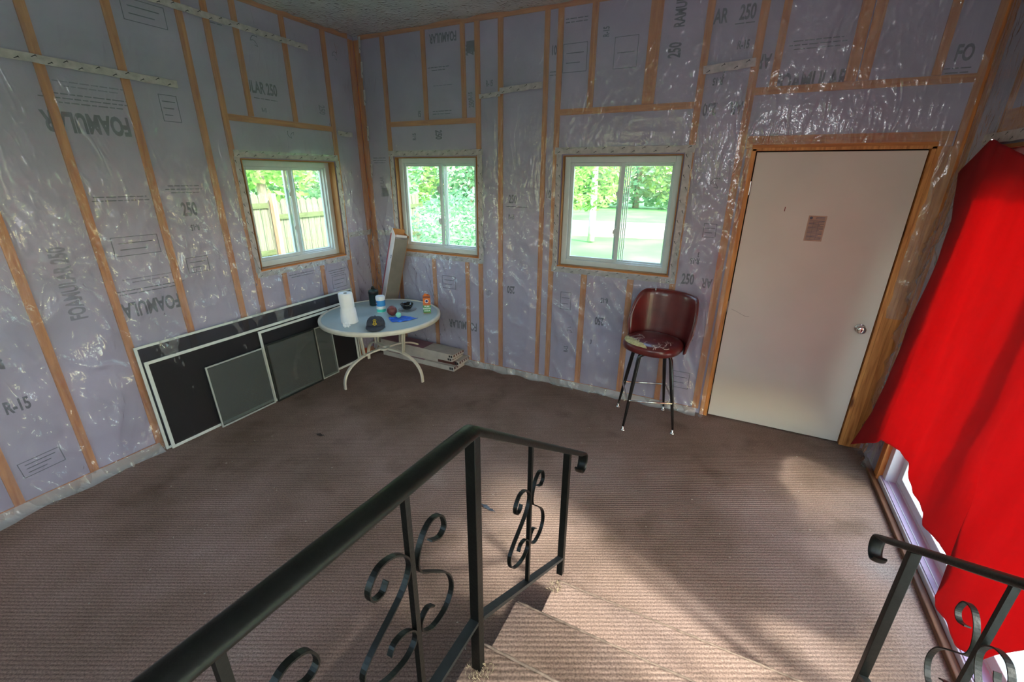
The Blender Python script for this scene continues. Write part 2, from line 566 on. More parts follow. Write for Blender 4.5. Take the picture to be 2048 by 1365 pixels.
# ------------------------------------------------------------------ printing on the insulation boards
YP, XP = 0.0105, -0.0105
def tb(body, x, z, size, rot=0, ink='ink', bold=0.035):
    text(body, size, on_back(x, z, rot, YP), M[ink], wall_back, bold=bold)
def tl(body, y, z, size, rot=0, ink='ink', bold=0.035):
    text(body, size, on_left(y, z, rot, XP), M[ink], wall_left, bold=bold)
def box_outline(parent, mfun, u, z, w, h, t=0.004, bars=0):
    mb = MB()
    mb.box(-w / 2, w / 2, h / 2 - t, h / 2, -0.0004, 0.0004)
    mb.box(-w / 2, w / 2, -h / 2, -h / 2 + t, -0.0004, 0.0004)
    mb.box(-w / 2, -w / 2 + t, -h / 2, h / 2, -0.0004, 0.0004)
    mb.box(w / 2 - t, w / 2, -h / 2, h / 2, -0.0004, 0.0004)
    for k in range(bars):
        zz = h / 2 - h * (k + 1) / (bars + 1)
        mb.box(-w * 0.36, w * (0.36 - 0.14 * (k % 3)), zz - t * 0.7, zz + t * 0.7, -0.0004, 0.0004)
    o = build(mb, 'printed_box', M['ink'], parent)
    o.matrix_local = mfun
def lines(parent, mfun, ws, gap=0.022, t=0.006, ink='ink'):
    mb = MB()
    for k, w in enumerate(ws):
        x = -w / 2
        while x < w / 2:
            d = random.uniform(0.02, 0.06)
            mb.box(x, min(w / 2, x + d), -k * gap - t / 2, -k * gap + t / 2, -0.0004, 0.0004)
            x += d + 0.008
    o = build(mb, 'printed_fine_print', M[ink], parent)
    o.matrix_local = mfun
def squiggle(parent, mfun, s=0.06):
    pts = [Vector((s * 0.5 * math.sin(t * 0.9) * (1 + 0.2 * t / 9), s * (t / 9 * 1.6 - 0.8) + s * 0.2 * math.cos(t * 1.8), 0)) for t in [k * 0.25 for k in range(38)]]
    mb = MB().tube(pts, 0.0016, n=4, flat=(0.004, 0.0008), up=(0, 0, 1))
    mb.v = [(a, b, 0.0002 * (i % 2)) for i, (a, b, c) in enumerate(mb.v)]
    mb2 = MB()
    for i in range(len(pts) - 1):
        a, b = pts[i], pts[i + 1]
        n = Vector((-(b - a).y, (b - a).x, 0)).normalized() * 0.0022
        mb2.add([a + n, b + n, b - n, a - n], [(0, 1, 2, 3)])
    o = build(mb2, 'printed_pictogram', M['ink'], parent)
    o.matrix_local = mfun

# left wall
tl('FOAMULAR', -2.18, 2.13, 0.125, 180, bold=0.045)
lines(wall_left, on_left(-2.14, 2.225, 180, XP), [0.30, 0.46, 0.42])
lines(wall_left, on_left(-2.12, 2.31, 180, XP), [0.25, 0.34], ink='ink_light')
box_outline(wall_left, on_left(-1.72, 2.26, 0, XP), 0, 0, 0.11, 0.16, bars=3)
tl('ULAR 250', -1.02, 2.48, 0.10, 0, bold=0.03)
lines(wall_left, on_left(-1.0, 2.41, 0, XP), [0.2])
tl('R-15', -1.03, 2.33, 0.035)
tl('250', -0.46, 2.40, 0.08, -90, 'ink_light')
box_outline(wall_left, on_left(-1.74, 2.78, 0, XP), 0, 0, 0.24, 0.12, bars=2)
tl('FOAMULAR', -2.15, 1.02, 0.12, 180, bold=0.03)
lines(wall_left, on_left(-2.12, 1.12, 180, XP), [0.34, 0.44])
lines(wall_left, on_left(-2.1, 1.19, 180, XP), [0.22, 0.30], ink='ink_light')
tl('R-15', -1.74, 1.50, 0.05, 180)
tl('250', -1.75, 1.62, 0.11, 0, 'ink')
lines(wall_left, on_left(-1.75, 1.78, 0, XP), [0.2, 0.24, 0.18])
lines(wall_left, on_left(-2.13, 1.72, 0, XP), [0.28, 0.30])
tl('FOAMULAR 250', -2.51, 1.24, 0.10, 90, 'ink_light')
tl('R-15', -2.87, 1.30, 0.06, 0)
box_outline(wall_left, on_left(-2.12, 1.42, 0, XP), 0, 0, 0.26, 0.12, bars=2)
box_outline(wall_left, on_left(-1.78, 1.24, 0, XP), 0, 0, 0.15, 0.11, bars=2)
box_outline(wall_left, on_left(-2.9, 0.24, 4, XP), 0, 0, 0.19, 0.10, bars=3)
tl('R-15', -2.9, 0.62, 0.09, 0, 'ink')
tl('250', -2.93, 0.90, 0.12, 90, 'ink')
lines(wall_left, on_left(-0.92, 1.02, 0, XP), [0.28, 0.24])
lines(wall_left, on_left(-0.52, 0.98, 0, XP), [0.22, 0.20, 0.16])
box_outline(wall_left, on_left(-0.51, 0.86, 0, XP), 0, 0, 0.18, 0.12, bars=2)
lines(wall_left, on_left(-1.30, 2.86, 0, XP), [0.14, 0.10])
tl('FOAMULAR', -2.85, 2.5, 0.11, 0, 'ink_light')
squiggle(wall_left, on_left(-1.02, 2.80, 0, XP), 0.05)
squiggle(wall_left, on_left(-0.24, 2.86, 0, XP), 0.045)
squiggle(wall_left, on_left(-0.82, 2.17, 90, XP), 0.045)
# back wall
tb('FOAMULAR', 0.99, 2.955, 0.085, 180, bold=0.03)
lines(wall_back, on_back(0.93, 2.74, 0, YP), [0.22, 0.14])
lines(wall_back, on_back(0.97, 2.60, 0, YP), [0.2], ink='ink_light')
lines(wall_back, on_back(0.95, 2.40, 0, YP), [0.2, 0.2])
tb('250', 0.90, 2.21, 0.085, -90)
tb('R-15', 0.63, 2.20, 0.05, 90)
tb('15', 0.70, 2.385, 0.06, 0)
tb('250', 1.255, 2.84, 0.09, 90)
tb('R-15', 1.25, 2.50, 0.05, 90)
tb('250', 1.26, 2.44, 0.06, 90, 'ink')
tb('R-15', 1.435, 2.58, 0.055, 0)
tb('10', 2.00, 2.76, 0.075, 0)
tb('10', 1.995, 1.72, 0.075, 0)
lines(wall_back, on_back(1.998, 2.62, 0, YP), [0.05, 0.05])
box_outline(wall_back, on_back(2.17, 2.70, 0, YP), 0, 0, 0.19, 0.19, bars=2)
lines(wall_back, on_back(2.17, 2.95, 0, YP), [0.17, 0.17])
tb('R-15', 2.40, 2.84, 0.055, 90)
box_outline(wall_back, on_back(2.55, 2.70, 0, YP), 0, 0, 0.17, 0.20, bars=1)
tb('RAMULAR', 2.90, 2.93, 0.085, 90, bold=0.03)
tb('250', 2.89, 2.68, 0.10, 90, bold=0.03)
tb('AR', 3.15, 2.84, 0.10, 0, bold=0.03)
tb('250', 3.305, 2.845, 0.10, 0, bold=0.03)
lines(wall_back, on_back(3.30, 2.79, 0, YP), [0.12])
tb('R-15', 3.31, 2.67, 0.06)
tb('3', 3.22, 2.51, 0.05, 180)
tb('R-15', 3.19, 2.475, 0.055, 180)
tb('AR', 3.33, 2.31, 0.095, 180, bold=0.03)
tb('250', 3.165, 2.31, 0.095, 180, bold=0.03)
tb('AR', 3.445, 2.57, 0.10, 180, bold=0.03)
tb('FOAMULAR', 3.72, 2.435, 0.12, 0, bold=0.03)
lines(wall_back, on_back(3.72, 2.66, 0, YP), [0.26, 0.30, 0.24])
tb('FO', 4.43, 2.52, 0.10, 0, bold=0.03)
lines(wall_back, on_back(4.42, 2.45, 0, YP), [0.12, 0.1])
tb('R-15', 3.22, 1.27, 0.055, 180)
tb('3', 3.24, 1.32, 0.045, 180)
tb('250', 3.19, 1.12, 0.10, 0, bold=0.03)
tb('AR', 3.33, 1.11, 0.09, 180, bold=0.03)
box_outline(wall_back, on_back(3.29, 1.50, 0, YP), 0, 0, 0.09, 0.10, bars=2)
box_outline(wall_back, on_back(3.25, 0.27, 0, YP), 0, 0, 0.14, 0.15, bars=2)
squiggle(wall_back, on_back(3.27, 1.83, 0, YP), 0.05)
squiggle(wall_back, on_back(3.27, 0.66, 0, YP), 0.05)
tb('250', 1.66, 1.67, 0.085, 0, bold=0.02)
lines(wall_back, on_back(1.70, 1.61, 0, YP), [0.2])
tb('R-15', 1.65, 1.52, 0.05)
tb('250', 1.65, 0.86, 0.085, 180)
tb('250', 1.41, 0.80, 0.06, 180, 'ink_light')
tb('FOAMULAR', 1.10, 0.42, 0.105, 180, bold=0.03)
box_outline(wall_back, on_back(0.95, 0.85, 0, YP), 0, 0, 0.16, 0.13, bars=2)
box_outline(wall_back, on_back(2.2, 0.82, 0, YP), 0, 0, 0.10, 0.16, bars=2)
tb('R-15', 2.55, 0.87, 0.055, 180)
tb('250', 2.52, 0.68, 0.085, 180)
tb('R-15', 2.23, 0.36, 0.05, 90)
squiggle(wall_back, on_back(2.25, 0.55, 20, YP), 0.04)
tb('3', 2.46, 0.47, 0.05)
tb('FOAMULAR', 0.19, 1.75, 0.06, 90, 'ink_light')
lines(wall_back, on_back(0.18, 2.02, 0, YP), [0.16, 0.16, 0.14], ink='ink')
mb = MB().box(-0.04, 0.04, -0.04, 0.04, -0.0004, 0.0004)
for mx_, p_ in ((on_back(0.22, 1.70, 0, YP), wall_back), (on_back(1.26, 2.86, 0, YP + 0.0004), wall_back)):
    o = build(mb, 'printed_square', M['ink'], p_)
    o.matrix_local = mx_

# ------------------------------------------------------------------ plastic sheeting
def ridged(v):
    return 1 - abs(noise.noise(v)) * 2.2
def drape(u, z, seed, studs, low=1.9):
    a = min(1.0, max(0.0, (low - z) / 0.7 + 0.15))           # wrinkled towards the floor, taut near the ceiling
    d = 0.010 + 0.004 * noise.noise(Vector((u * 1.3, z * 0.8, seed)))
    w = noise.noise(Vector((u * 2.1 + 0.5 * z, z * 1.1, seed + 3.0)))
    f1 = max(0.0, ridged(Vector((u * 6.0 + 1.2 * w + 0.25 * z, z * 0.8, seed + 7.0))))
    f2 = max(0.0, ridged(Vector((u * 8.0 + z * 4.5 + w * 1.5, z * 2.5 - u * 2.0, seed + 11.0))))
    f4 = max(0.0, ridged(Vector((u * 13.0 - z * 3.5, z * 4.0 + w, seed + 23.0))))
    f5 = max(0.0, ridged(Vector((u * 1.2 + w * 0.3, z * 9.0 - u * 0.6, seed + 31.0))))
    f3 = noise.noise(Vector((u * 20.0, z * 11.0, seed + 17.0)))
    patch = max(0.0, noise.noise(Vector((u * 1.1, z * 1.3, seed + 41.0))) + 0.25)
    broad = noise.noise(Vector((u * 4.2 + 0.9 * z + w, z * 1.0 - 0.4 * u, seed + 51.0)))
    d += a * (0.030 * f1 ** 3 + 0.032 * f2 ** 4 + 0.034 * patch * f4 ** 3 + 0.0060 * f3 + 0.004 * broad) + 0.0035 * f5 ** 12 + (1 - a) * 0.010 * patch * f4 ** 6
    g = min((abs(u - s) for s in studs), default=1)
    d *= 0.45 + 0.55 * min(1.0, g / 0.07)
    return max(0.003, d)
def sheet(name, axis, a0, a1, z0, z1, holes, seed, studs, parent, m, sgn, base, step=0.016, margin=0.02, flare=0.0):
    def axis_list(lo, hi, marks):
        k = sorted({lo, hi, *[q for q in marks if lo < q < hi]})
        out = []
        for i in range(len(k) - 1):
            n = max(1, round((k[i + 1] - k[i]) / step))
            out += [k[i] + (k[i + 1] - k[i]) * j / n for j in range(n)]
        return out + [k[-1]]
    us = axis_list(a0, a1, [h[q] for h in holes for q in (0, 1)])
    zs = axis_list(z0, z1, [h[q] for h in holes for q in (2, 3)])
    vs = []
    for z in zs:
        for u in us:
            d = drape(u, z, seed, studs)
            near = 1.0
            for h in holes:
                dx = max(h[0] - u, 0, u - h[1])
                dz = max(h[2] - z, 0, z - h[3])
                near = min(near, math.hypot(dx, dz) / 0.07)
            d = 0.003 + (d - 0.003) * min(1, near)
            if flare and z < 0.16:
                q = (0.16 - z) / 0.16
                d += flare * q ** 1.6 * (0.65 + 0.5 * noise.noise(Vector((u * 2.5, 0, seed))))
                zz = z
            if axis == 'x':
                vs.append((u, base + sgn * d, z))
            else:
                vs.append((base + sgn * d, u, z))
    fs = []
    n = len(us)
    for j in range(len(zs) - 1):
        zc = (zs[j] + zs[j + 1]) / 2
        for i in range(n - 1):
            uc = (us[i] + us[i + 1]) / 2
            if any(h[0] < uc < h[1] and h[2] < zc < h[3] for h in holes):
                continue
            fs.append((j * n + i, j * n + i + 1, (j + 1) * n + i + 1, (j + 1) * n + i))
    me = bpy.data.meshes.new(name)
    me.from_pydata(vs, [], fs)
    me.materials.append(m)
    me.polygons.foreach_set('use_smooth', [True] * len(fs))
    bm = bmesh.new()
    bm.from_mesh(me)
    loose = [v for v in bm.verts if not v.link_faces]
    bmesh.ops.delete(bm, geom=loose, context='VERTS')
    bm.to_mesh(me)
    bm.free()
    return link(name, me, parent)
BST = [0.335, 1.327, 1.543, 1.942, 2.05, 3.085, 3.40, 4.535]
LST = [-2.325, -1.94, -1.535, -1.362, -0.355, -2.70, -3.05, -3.45]
sheet('plastic_sheet', 'y', YF + 0.02, -0.02, 0.004, H - 0.01, [(WIN1[0] - 0.012, WIN1[1] + 0.012, WIN1[2] - 0.012, WIN1[3] + 0.012)], 1.0, LST, wall_left, M['film'], 1, 0.0, flare=0.05)
sheet('plastic_sheet', 'x', 0.02, 3.47, 0.004, H - 0.01, [(w[0] - 0.012, w[1] + 0.012, w[2] - 0.012, w[3] + 0.012) for w in (WIN2, WIN3)], 5.0, BST, wall_back, M['film'], -1, 0.0, flare=0.03)
sheet('plastic_sheet', 'x', 3.47, W - 0.02, 1.0, H - 0.01, [(3.47, 4.44, 0.9, 2.075)], 9.0, [4.535], wall_back, M['film'], -1, 0.0)
sheet('plastic_sheet', 'y', -4.6, -0.02, 2.06, H - 0.01, [], 13.0, [-0.36, -0.75, -1.15], wall_right, M['film'], -1, W)
sheet('plastic_sheet', 'y', -0.36, -0.02, 0.01, 2.06, [], 15.0, [-0.36], wall_right, M['film'], -1, W)
# ceiling film
mb = MB()
nx, ny = 70, 60
vs = [(W * i / nx, YF * j / ny, H - 0.006 - 0.012 * max(0, ridged(Vector((i * 0.16, j * 0.5, 2)))) ** 2) for j in range(ny + 1) for i in range(nx + 1)]
fs = [(j * (nx + 1) + i, j * (nx + 1) + i + 1, (j + 1) * (nx + 1) + i + 1, (j + 1) * (nx + 1) + i) for j in range(ny) for i in range(nx)]
mb.add(vs, fs)
build(mb, 'plastic_sheet', M['film_ceiling'], ceiling, smooth=True)
# hem lying on the carpet along the left wall
def hem(parent, axis, pts):
    mb = MB()
    n = len(pts)
    vs = []
    for u, wdt in pts:
        for k in range(6):
            q = k / 5
            off = 0.03 + (wdt + 0.01 * sin(u * 17)) * q
            zz = 0.055 * (1 - q) ** 2 + 0.004 + 0.008 * abs(noise.noise(Vector((u * 8, q * 3, 5))))
            vs.append((off, u, zz) if axis == 'y' else (u, -off, zz))
    fs = [(i * 6 + k, i * 6 + k + 1, (i + 1) * 6 + k + 1, (i + 1) * 6 + k) for i in range(n - 1) for k in range(5)]
    mb.add(vs, fs)
    build(mb, 'plastic_hem', M['film_hem'], parent, smooth=True)
hem(wall_left, 'y', [(-4.5 + 0.06 * k, max(0.0, 0.055 + 0.02 * sin(k * 0.9) + (0.05 if k < 20 else 0))) for k in range(37)])
hem(wall_back, 'x', [(0.95 + 0.06 * k, 0.03 + 0.014 * sin(k * 1.3)) for k in range(42)])

# ------------------------------------------------------------------ tape strips with slash marks
def tape(parent, mfun, length, width=0.045, mark=0.075, ext=0.0):
    mb = MB()
    n = max(2, int(length / 0.05))
    vs = []
    for i in range(n + 1):
        x = -length / 2 + length * i / n
        e = 0.002 * sin(i * 2.1 + length * 9)
        vs += [(x, -width / 2 + e, 0), (x, width / 2 + e * 0.6, 0), (x, -width / 2 + e, 0.0008), (x, width / 2 + e * 0.6, 0.0008)]
    fs = []
    for i in range(n):
        a, b = i * 4, i * 4 + 4
        fs += [(a + 2, b + 2, b + 3, a + 3), (a, a + 1, b + 1, b), (a, b, b + 2, a + 2), (a + 1, a + 3, b + 3, b + 1)]
    mb.add(vs, fs)
    o = build(mb, 'tape_strip', M['tape'], parent)
    o.matrix_local = mfun
    mm = MB()
    x = -length / 2 + 0.03
    k = 0
    while x < length / 2 - 0.02:
        y = (-0.25 + 0.5 * (k % 2)) * width
        s = 0.011
        mm.add([(x - s, y - 0.005, 0.0013), (x - s + 0.004, y - 0.006, 0.0013), (x + s, y + 0.004, 0.0013), (x + s - 0.003, y + 0.007, 0.0013)], [(0, 1, 2, 3)])
        mm.add([(x + s - 0.004, y + 0.008, 0.0013), (x + s + 0.001, y - 0.001, 0.0013), (x + s + 0.003, y + 0.001, 0.0013), (x + s, y + 0.009, 0.0013)], [(0, 1, 2, 3)])
        x += mark * random.uniform(0.8, 1.2)
        k += 1
    build(mm, 'printed_mark', M['ink_dark'], o)
def tback(x, z, length, rot=0, off=0.014, w=0.045):
    tape(wall_back, on_back(x, z, rot, -off), length, w)
def tleft(y, z, length, rot=0, off=0.014, w=0.045):
    tape(wall_left, on_left(y, z, rot, off), length, w)
for w in (WIN2, WIN3):
    cx, cz = (w[0] + w[1]) / 2, (w[2] + w[3]) / 2
    tback(cx, w[3] + 0.034, w[1] - w[0] + 0.14, off=0.006, w=0.05)
    tback(cx, w[2] - 0.034, w[1] - w[0] + 0.12, off=0.006, w=0.05)
    tback(w[0] - 0.032, cz, w[3] - w[2] + 0.02, 90, off=0.007)
    tback(w[1] + 0.034, cz, w[3] - w[2] + 0.02, 90, off=0.007, w=0.05)
cy, cz = (WIN1[0] + WIN1[1]) / 2, (WIN1[2] + WIN1[3]) / 2
tleft(cy, WIN1[3] + 0.034, 1.0, off=0.006, w=0.05)
tleft(cy, WIN1[2] - 0.034, 1.0, off=0.006, w=0.05)
tleft(WIN1[0] - 0.032, cz, 0.88, 90, off=0.007)
tleft(WIN1[1] + 0.032, cz, 0.88, 90, off=0.007)
tleft(-2.33, 2.42, 1.35, -1.0, off=0.017, w=0.042)
tleft(-0.24, 2.22, 0.18, -2, off=0.017, w=0.04)
tleft(-0.20, 1.30, 0.30, 0, off=0.02, w=0.05)
tleft(-1.20, 2.86, 1.3, -1, off=0.017, w=0.04)
tback(1.735, 2.525, 0.38, 3, off=0.017, w=0.045)
tback(1.45, 2.49, 0.20, 3, off=0.017, w=0.035)
tback(3.245, 2.55, 0.31, 4, off=0.017, w=0.05)
tback(0.20, 1.30, 0.2, 0, off=0.02, w=0.05)
for z in (2.98, 2.78, 2.55, 2.24, 1.9):
    tape(wall_back, on_back(0.09, z, 88, -0.018), 0.13, 0.022, mark=0.09)

# ------------------------------------------------------------------ windows
def window(idx, axis, op, dp=0.0):
    """axis 'x' = back wall. local coords: u right, d outward depth, z up"""
    u0, u1, z0, z1 = op
    if axis == 'x':
        T = lambda u, d, z: (u, d, z)
    else:
        T = lambda u, d, z: (-d, u, z)
    def bx(mb, a, b, d0, d1, c, e, mi=0):
        if d0 > 0.03:
            d0, d1 = d0 + dp, min(d1 + dp, 0.1395)
        p, q = T(a, d0, c), T(b, d1, e)
        mb.box(min(p[0], q[0]), max(p[0], q[0]), min(p[1], q[1]), max(p[1], q[1]), min(p[2], q[2]), max(p[2], q[2]), mi)
        return mb
    mb = MB()
    # wooden rough opening (jamb boards lining the hole)
    t = 0.008
    root = build(bx(MB(), u0, u1, 0.0, 0.14, z1 - t, z1), 'window_%d' % idx, M['jamb_x'] if axis == 'x' else M['jamb_y'], kind='structure')
    for a, b, c, e, nm, mm in ((u0, u1, z0, z0 + t, 'sill_board', 'jamb_x' if axis == 'x' else 'jamb_y'), (u0, u0 + t, z0 + t, z1 - t, 'jamb_board', 'jamb'), (u1 - t, u1, z0 + t, z1 - t, 'jamb_board', 'jamb')):
        build(bx(MB(), a, b, -0.004, 0.14, c, e), nm, M[mm], root)
    a, b, c, e = u0 + t, u1 - t, z0 + t, z1 - t
    fw = 0.046
    fr = MB()
    for d0, d1, k in ((0.055, 0.12, fw), (0.075, 0.12, fw + 0.012)):
        bx(fr, a, a + k, d0, d1, c, e)
        bx(fr, b - k, b, d0, d1, c, e)
        bx(fr, a + k, b - k, d0, d1, c, c + k)
        bx(fr, a + k, b - k, d0, d1, e - k, e)
    frame = build(fr, 'window_frame', M['vinyl'], root, bevel=0.003)
    mid = (a + b) / 2 + 0.005
    def sash(s0, s1, d0, d1, sw, nm):
        sm = MB()
        zc, ze = c + fw, e - fw
        bx(sm, s0, s0 + sw, d0, d1, zc, ze)
        bx(sm, s1 - sw, s1, d0, d1, zc, ze)
        bx(sm, s0 + sw, s1 - sw, d0, d1, zc, zc + sw)
        bx(sm, s0 + sw, s1 - sw, d0, d1, ze - sw, ze)
        so = build(sm, nm, M['vinyl'], root, bevel=0.003)
        gm = MB()
        bx(gm, s0 + sw - 0.002, s1 - sw + 0.002, (d0 + d1) / 2, (d0 + d1) / 2 + 0.004, zc + sw - 0.002, ze - sw + 0.002)
        build(gm, 'pane', M['glass'], so)
        return so
    s1 = sash(a + fw, mid + 0.03, 0.072, 0.098, 0.028, 'sliding_sash')
    sash(mid - 0.02, b - fw, 0.102, 0.128, 0.024, 'fixed_sash')
    # tracks seen beside the meeting rail
    tr = MB()
    for k in (0.034, 0.050, 0.066):
        bx(tr, mid + k, mid + k + 0.006, 0.096, 0.112, c + fw, e - fw)
    build(tr, 'track_fin', M['vinyl'], root)
    for zz in (0.34, 0.68):
        lt = MB()
        bx(lt, mid - 0.012, mid + 0.006, 0.060, 0.073, c + (e - c) * zz - 0.03, c + (e - c) * zz + 0.03)
        bx(lt, mid - 0.022, mid - 0.010, 0.062, 0.070, c + (e - c) * zz - 0.012, c + (e - c) * zz + 0.018)
        build(lt, 'latch', M['vinyl'], s1, bevel=0.002)
    return root
window(1, 'y', WIN1, 0.012)
window(2, 'x', WIN2, -0.012)
window(3, 'x', WIN3, -0.022)

# unseen window added behind the camera to let sky light onto the back wall
fm_ = MB()
for a, b, c, e in ((0.9, 2.5, 1.30, 1.35), (0.9, 2.5, 2.40, 2.45), (0.9, 0.95, 1.35, 2.40), (2.45, 2.5, 1.35, 2.40), (1.68, 1.72, 1.35, 2.40)):
    fm_.box(a, b, YF - 0.10, YF - 0.03, c, e)
fill_window = build(fm_, 'window_4', M['vinyl'], kind='structure')
for a, b in ((0.95, 1.68), (1.72, 2.45)):
    build(MB().box(a, b, YF - 0.068, YF - 0.062, 1.35, 2.40), 'pane', M['glass'], fill_window)

# ------------------------------------------------------------------ door on the back wall
door = build(MB().box(3.506, 4.409, 0.012, 0.052, 0.012, 2.03), 'door_1', M['door'], kind='structure', bevel=0.002)
build(MB().box(3.49, 4.43, 0.053, 0.13, 0.0, 2.05), 'door_backing', M['gap'], door)
for x0, x1, z0, z1, nm, y0 in ((3.478, 3.4985, 0.0, 2.05, 'door_jamb', -0.006), (4.4165, 4.437, 0.0, 2.05, 'door_jamb', -0.006), (3.478, 4.437, 2.038, 2.056, 'door_head', -0.006)):
    build(MB().box(x0, x1, y0, 0.052, z0, z1), nm, M['pine'], door)
build(MB().box(3.44, 3.478, -0.004, 0.0116, 0.0, 2.05), 'bare_stud', M['pine'], wall_back)
build(MB().box(4.438, 4.492, -0.006, 0.0116, 0.0, 2.05), 'bare_stud', M['pine'], wall_back)
build(MB().box(4.494, 4.545, -0.002, 0.0116, 0.0, 2.05), 'bare_stud', M['pine'], wall_back)
for z in (1.80, 0.95, 0.24):
    hg = MB().lathe([(0.006, -0.045), (0.006, 0.045)], 10, (3.501, 0.004, z))
    build(hg, 'hinge', M['chrome'], door, smooth=False)
kn = MB()
Tk = Matrix.Translation((4.338, 0.012, 0.904)) @ Matrix.Rotation(pi / 2, 4, 'X')
kn.lathe([(0.032, 0.0), (0.033, 0.004), (0.028, 0.008), (0.013, 0.012), (0.012, 0.028), (0.024, 0.034), (0.029, 0.044), (0.027, 0.054), (0.018, 0.060), (0.004, 0.061)], 28, M_=Tk)
knob = build(kn, 'door_knob', M['chrome'], door, smooth=True)
build(MB().lathe([(0.0045, 0.060), (0.004, 0.063)], 12, M_=Tk), 'keyhole', M['gap'], knob)
# yellowed instruction sheet on the door
lab = build(MB().box(-0.052, 0.052, -0.083, 0.083, 0, 0.0006), 'paper_notice', M['paper'], door, label='small yellowed printed notice stuck on the door')
lab.matrix_local = on_back(3.94, 1.551, 0, 0.0118)
lm = MB()
for k in range(15):
    zz = 0.048 - k * 0.0085
    lm.box(-0.044, 0.044 - (0.02 if k % 4 == 3 else 0), zz - 0.0016, zz + 0.0016, 0.0007, 0.0009)
for xx in (-0.018, 0.012):
    lm.box(xx, xx + 0.0012, -0.072, 0.045, 0.0007, 0.0009)
lm.box(-0.046, 0.046, 0.055, 0.0565, 0.0007, 0.0009)
lm.box(-0.01, 0.042, 0.062, 0.066, 0.0007, 0.0009)
lm.box(-0.01, 0.042, 0.071, 0.074, 0.0007, 0.0009)
build(lm, 'fine_print', M['ink'], lab)
lm2 = MB().lathe([(0.009, 0.0007), (0.009, 0.0009)], 12, (-0.036, 0.068, 0))
build(lm2, 'round_emblem', M['ink'], lab)
# scratches and the little red nick
M['scratch'] = mat('grey_scuff', srgb(150, 136, 128), 0.7)
M['rednick'] = mat('red_nick', srgb(120, 40, 30), 0.7)
sc = MB()
pts = [(3.53, 0.93), (3.57, 0.915), (3.61, 0.895), (3.64, 0.885), (3.66, 0.888)]
for (xa, za), (xb, zb) in zip(pts, pts[1:]):
    sc.add([(xa, 0.0114, za + 0.0012), (xb, 0.0114, zb + 0.0012), (xb, 0.0114, zb - 0.0012), (xa, 0.0114, za - 0.0012)], [(0, 1, 2, 3)])
build(sc, 'scratch', M['scratch'], door)
build(MB().box(3.737, 3.742, 0.0112, 0.0122, 1.655, 1.685), 'paint_nick', M['rednick'], door)

# ------------------------------------------------------------------ patio door on the right wall
y0, y1, z0, z1 = PAT
pat = build(MB().box(W - 0.004, W + 0.14, y0, y1, z1 - 0.018, z1), 'door_2', M['jamb_y'], kind='structure')
build(MB().box(W - 0.006, W + 0.10, y1 - 0.02, y1, 0.0, z1 - 0.018), 'jamb_board', M['pine'], pat)
pf = MB()
pf.box(W + 0.004, W + 0.13, y0, y1 - 0.02, 0.0, 0.055)
pf.box(W + 0.02, W + 0.13, y1 - 0.075, y1 - 0.02, 0.055, z1 - 0.018)
pf.box(W + 0.02, W + 0.13, y0, y1 - 0.075, z1 - 0.07, z1 - 0.018)
build(pf, 'patio_door_frame', M['vinyl_grey'], pat, bevel=0.003)
build(MB().box(W + 0.035, W + 0.040, y0, y1 - 0.075, 0.055, 0.062), 'track', M['vinyl'], pat)
build(MB().box(W + 0.075, W + 0.095, y0, y1 - 0.075, 0.055, 0.074), 'track', M['vinyl'], pat)
for k, (a, b) in enumerate(((-1.36, -0.475), (-2.30, -1.36), (-3.25, -2.30), (-4.18, -3.25))):
    s = MB()
    d0 = W + 0.078
    s.box(d0, d0 + 0.035, a, a + 0.055, 0.06, z1 - 0.07)
    s.box(d0, d0 + 0.035, b - 0.055, b, 0.06, z1 - 0.07)
    s.box(d0, d0 + 0.035, a + 0.055, b - 0.055, 0.06, 0.125)
    s.box(d0, d0 + 0.035, a + 0.055, b - 0.055, z1 - 0.125, z1 - 0.07)
    so = build(s, 'glazed_panel', M['vinyl'], pat, bevel=0.003)
    build(MB().box(d0 + 0.015, d0 + 0.019, a + 0.053, b - 0.053, 0.123, z1 - 0.123), 'pane', M['glass'], so)
build(MB().box(W - 0.030, W + 0.003, -4.7, -0.16, 0.0, 0.028), 'trim_1', M['darkwood'], kind='structure', bevel=0.004)
tape(wall_right, Matrix.Translation((W - 0.012, -1.2, 2.065)) @ Matrix.Rotation(-pi / 2, 4, 'Z') @ Matrix.Rotation(pi / 2, 4, 'X'), 1.9, 0.05, mark=0.08)
tape(wall_right, Matrix.Translation((W - 0.012, -0.27, 1.0)) @ Matrix.Rotation(-pi / 2, 4, 'Z') @ Matrix.Rotation(pi / 2, 4, 'X') @ Matrix.Rotation(pi / 2, 4, 'Z'), 1.9, 0.05, mark=0.08)

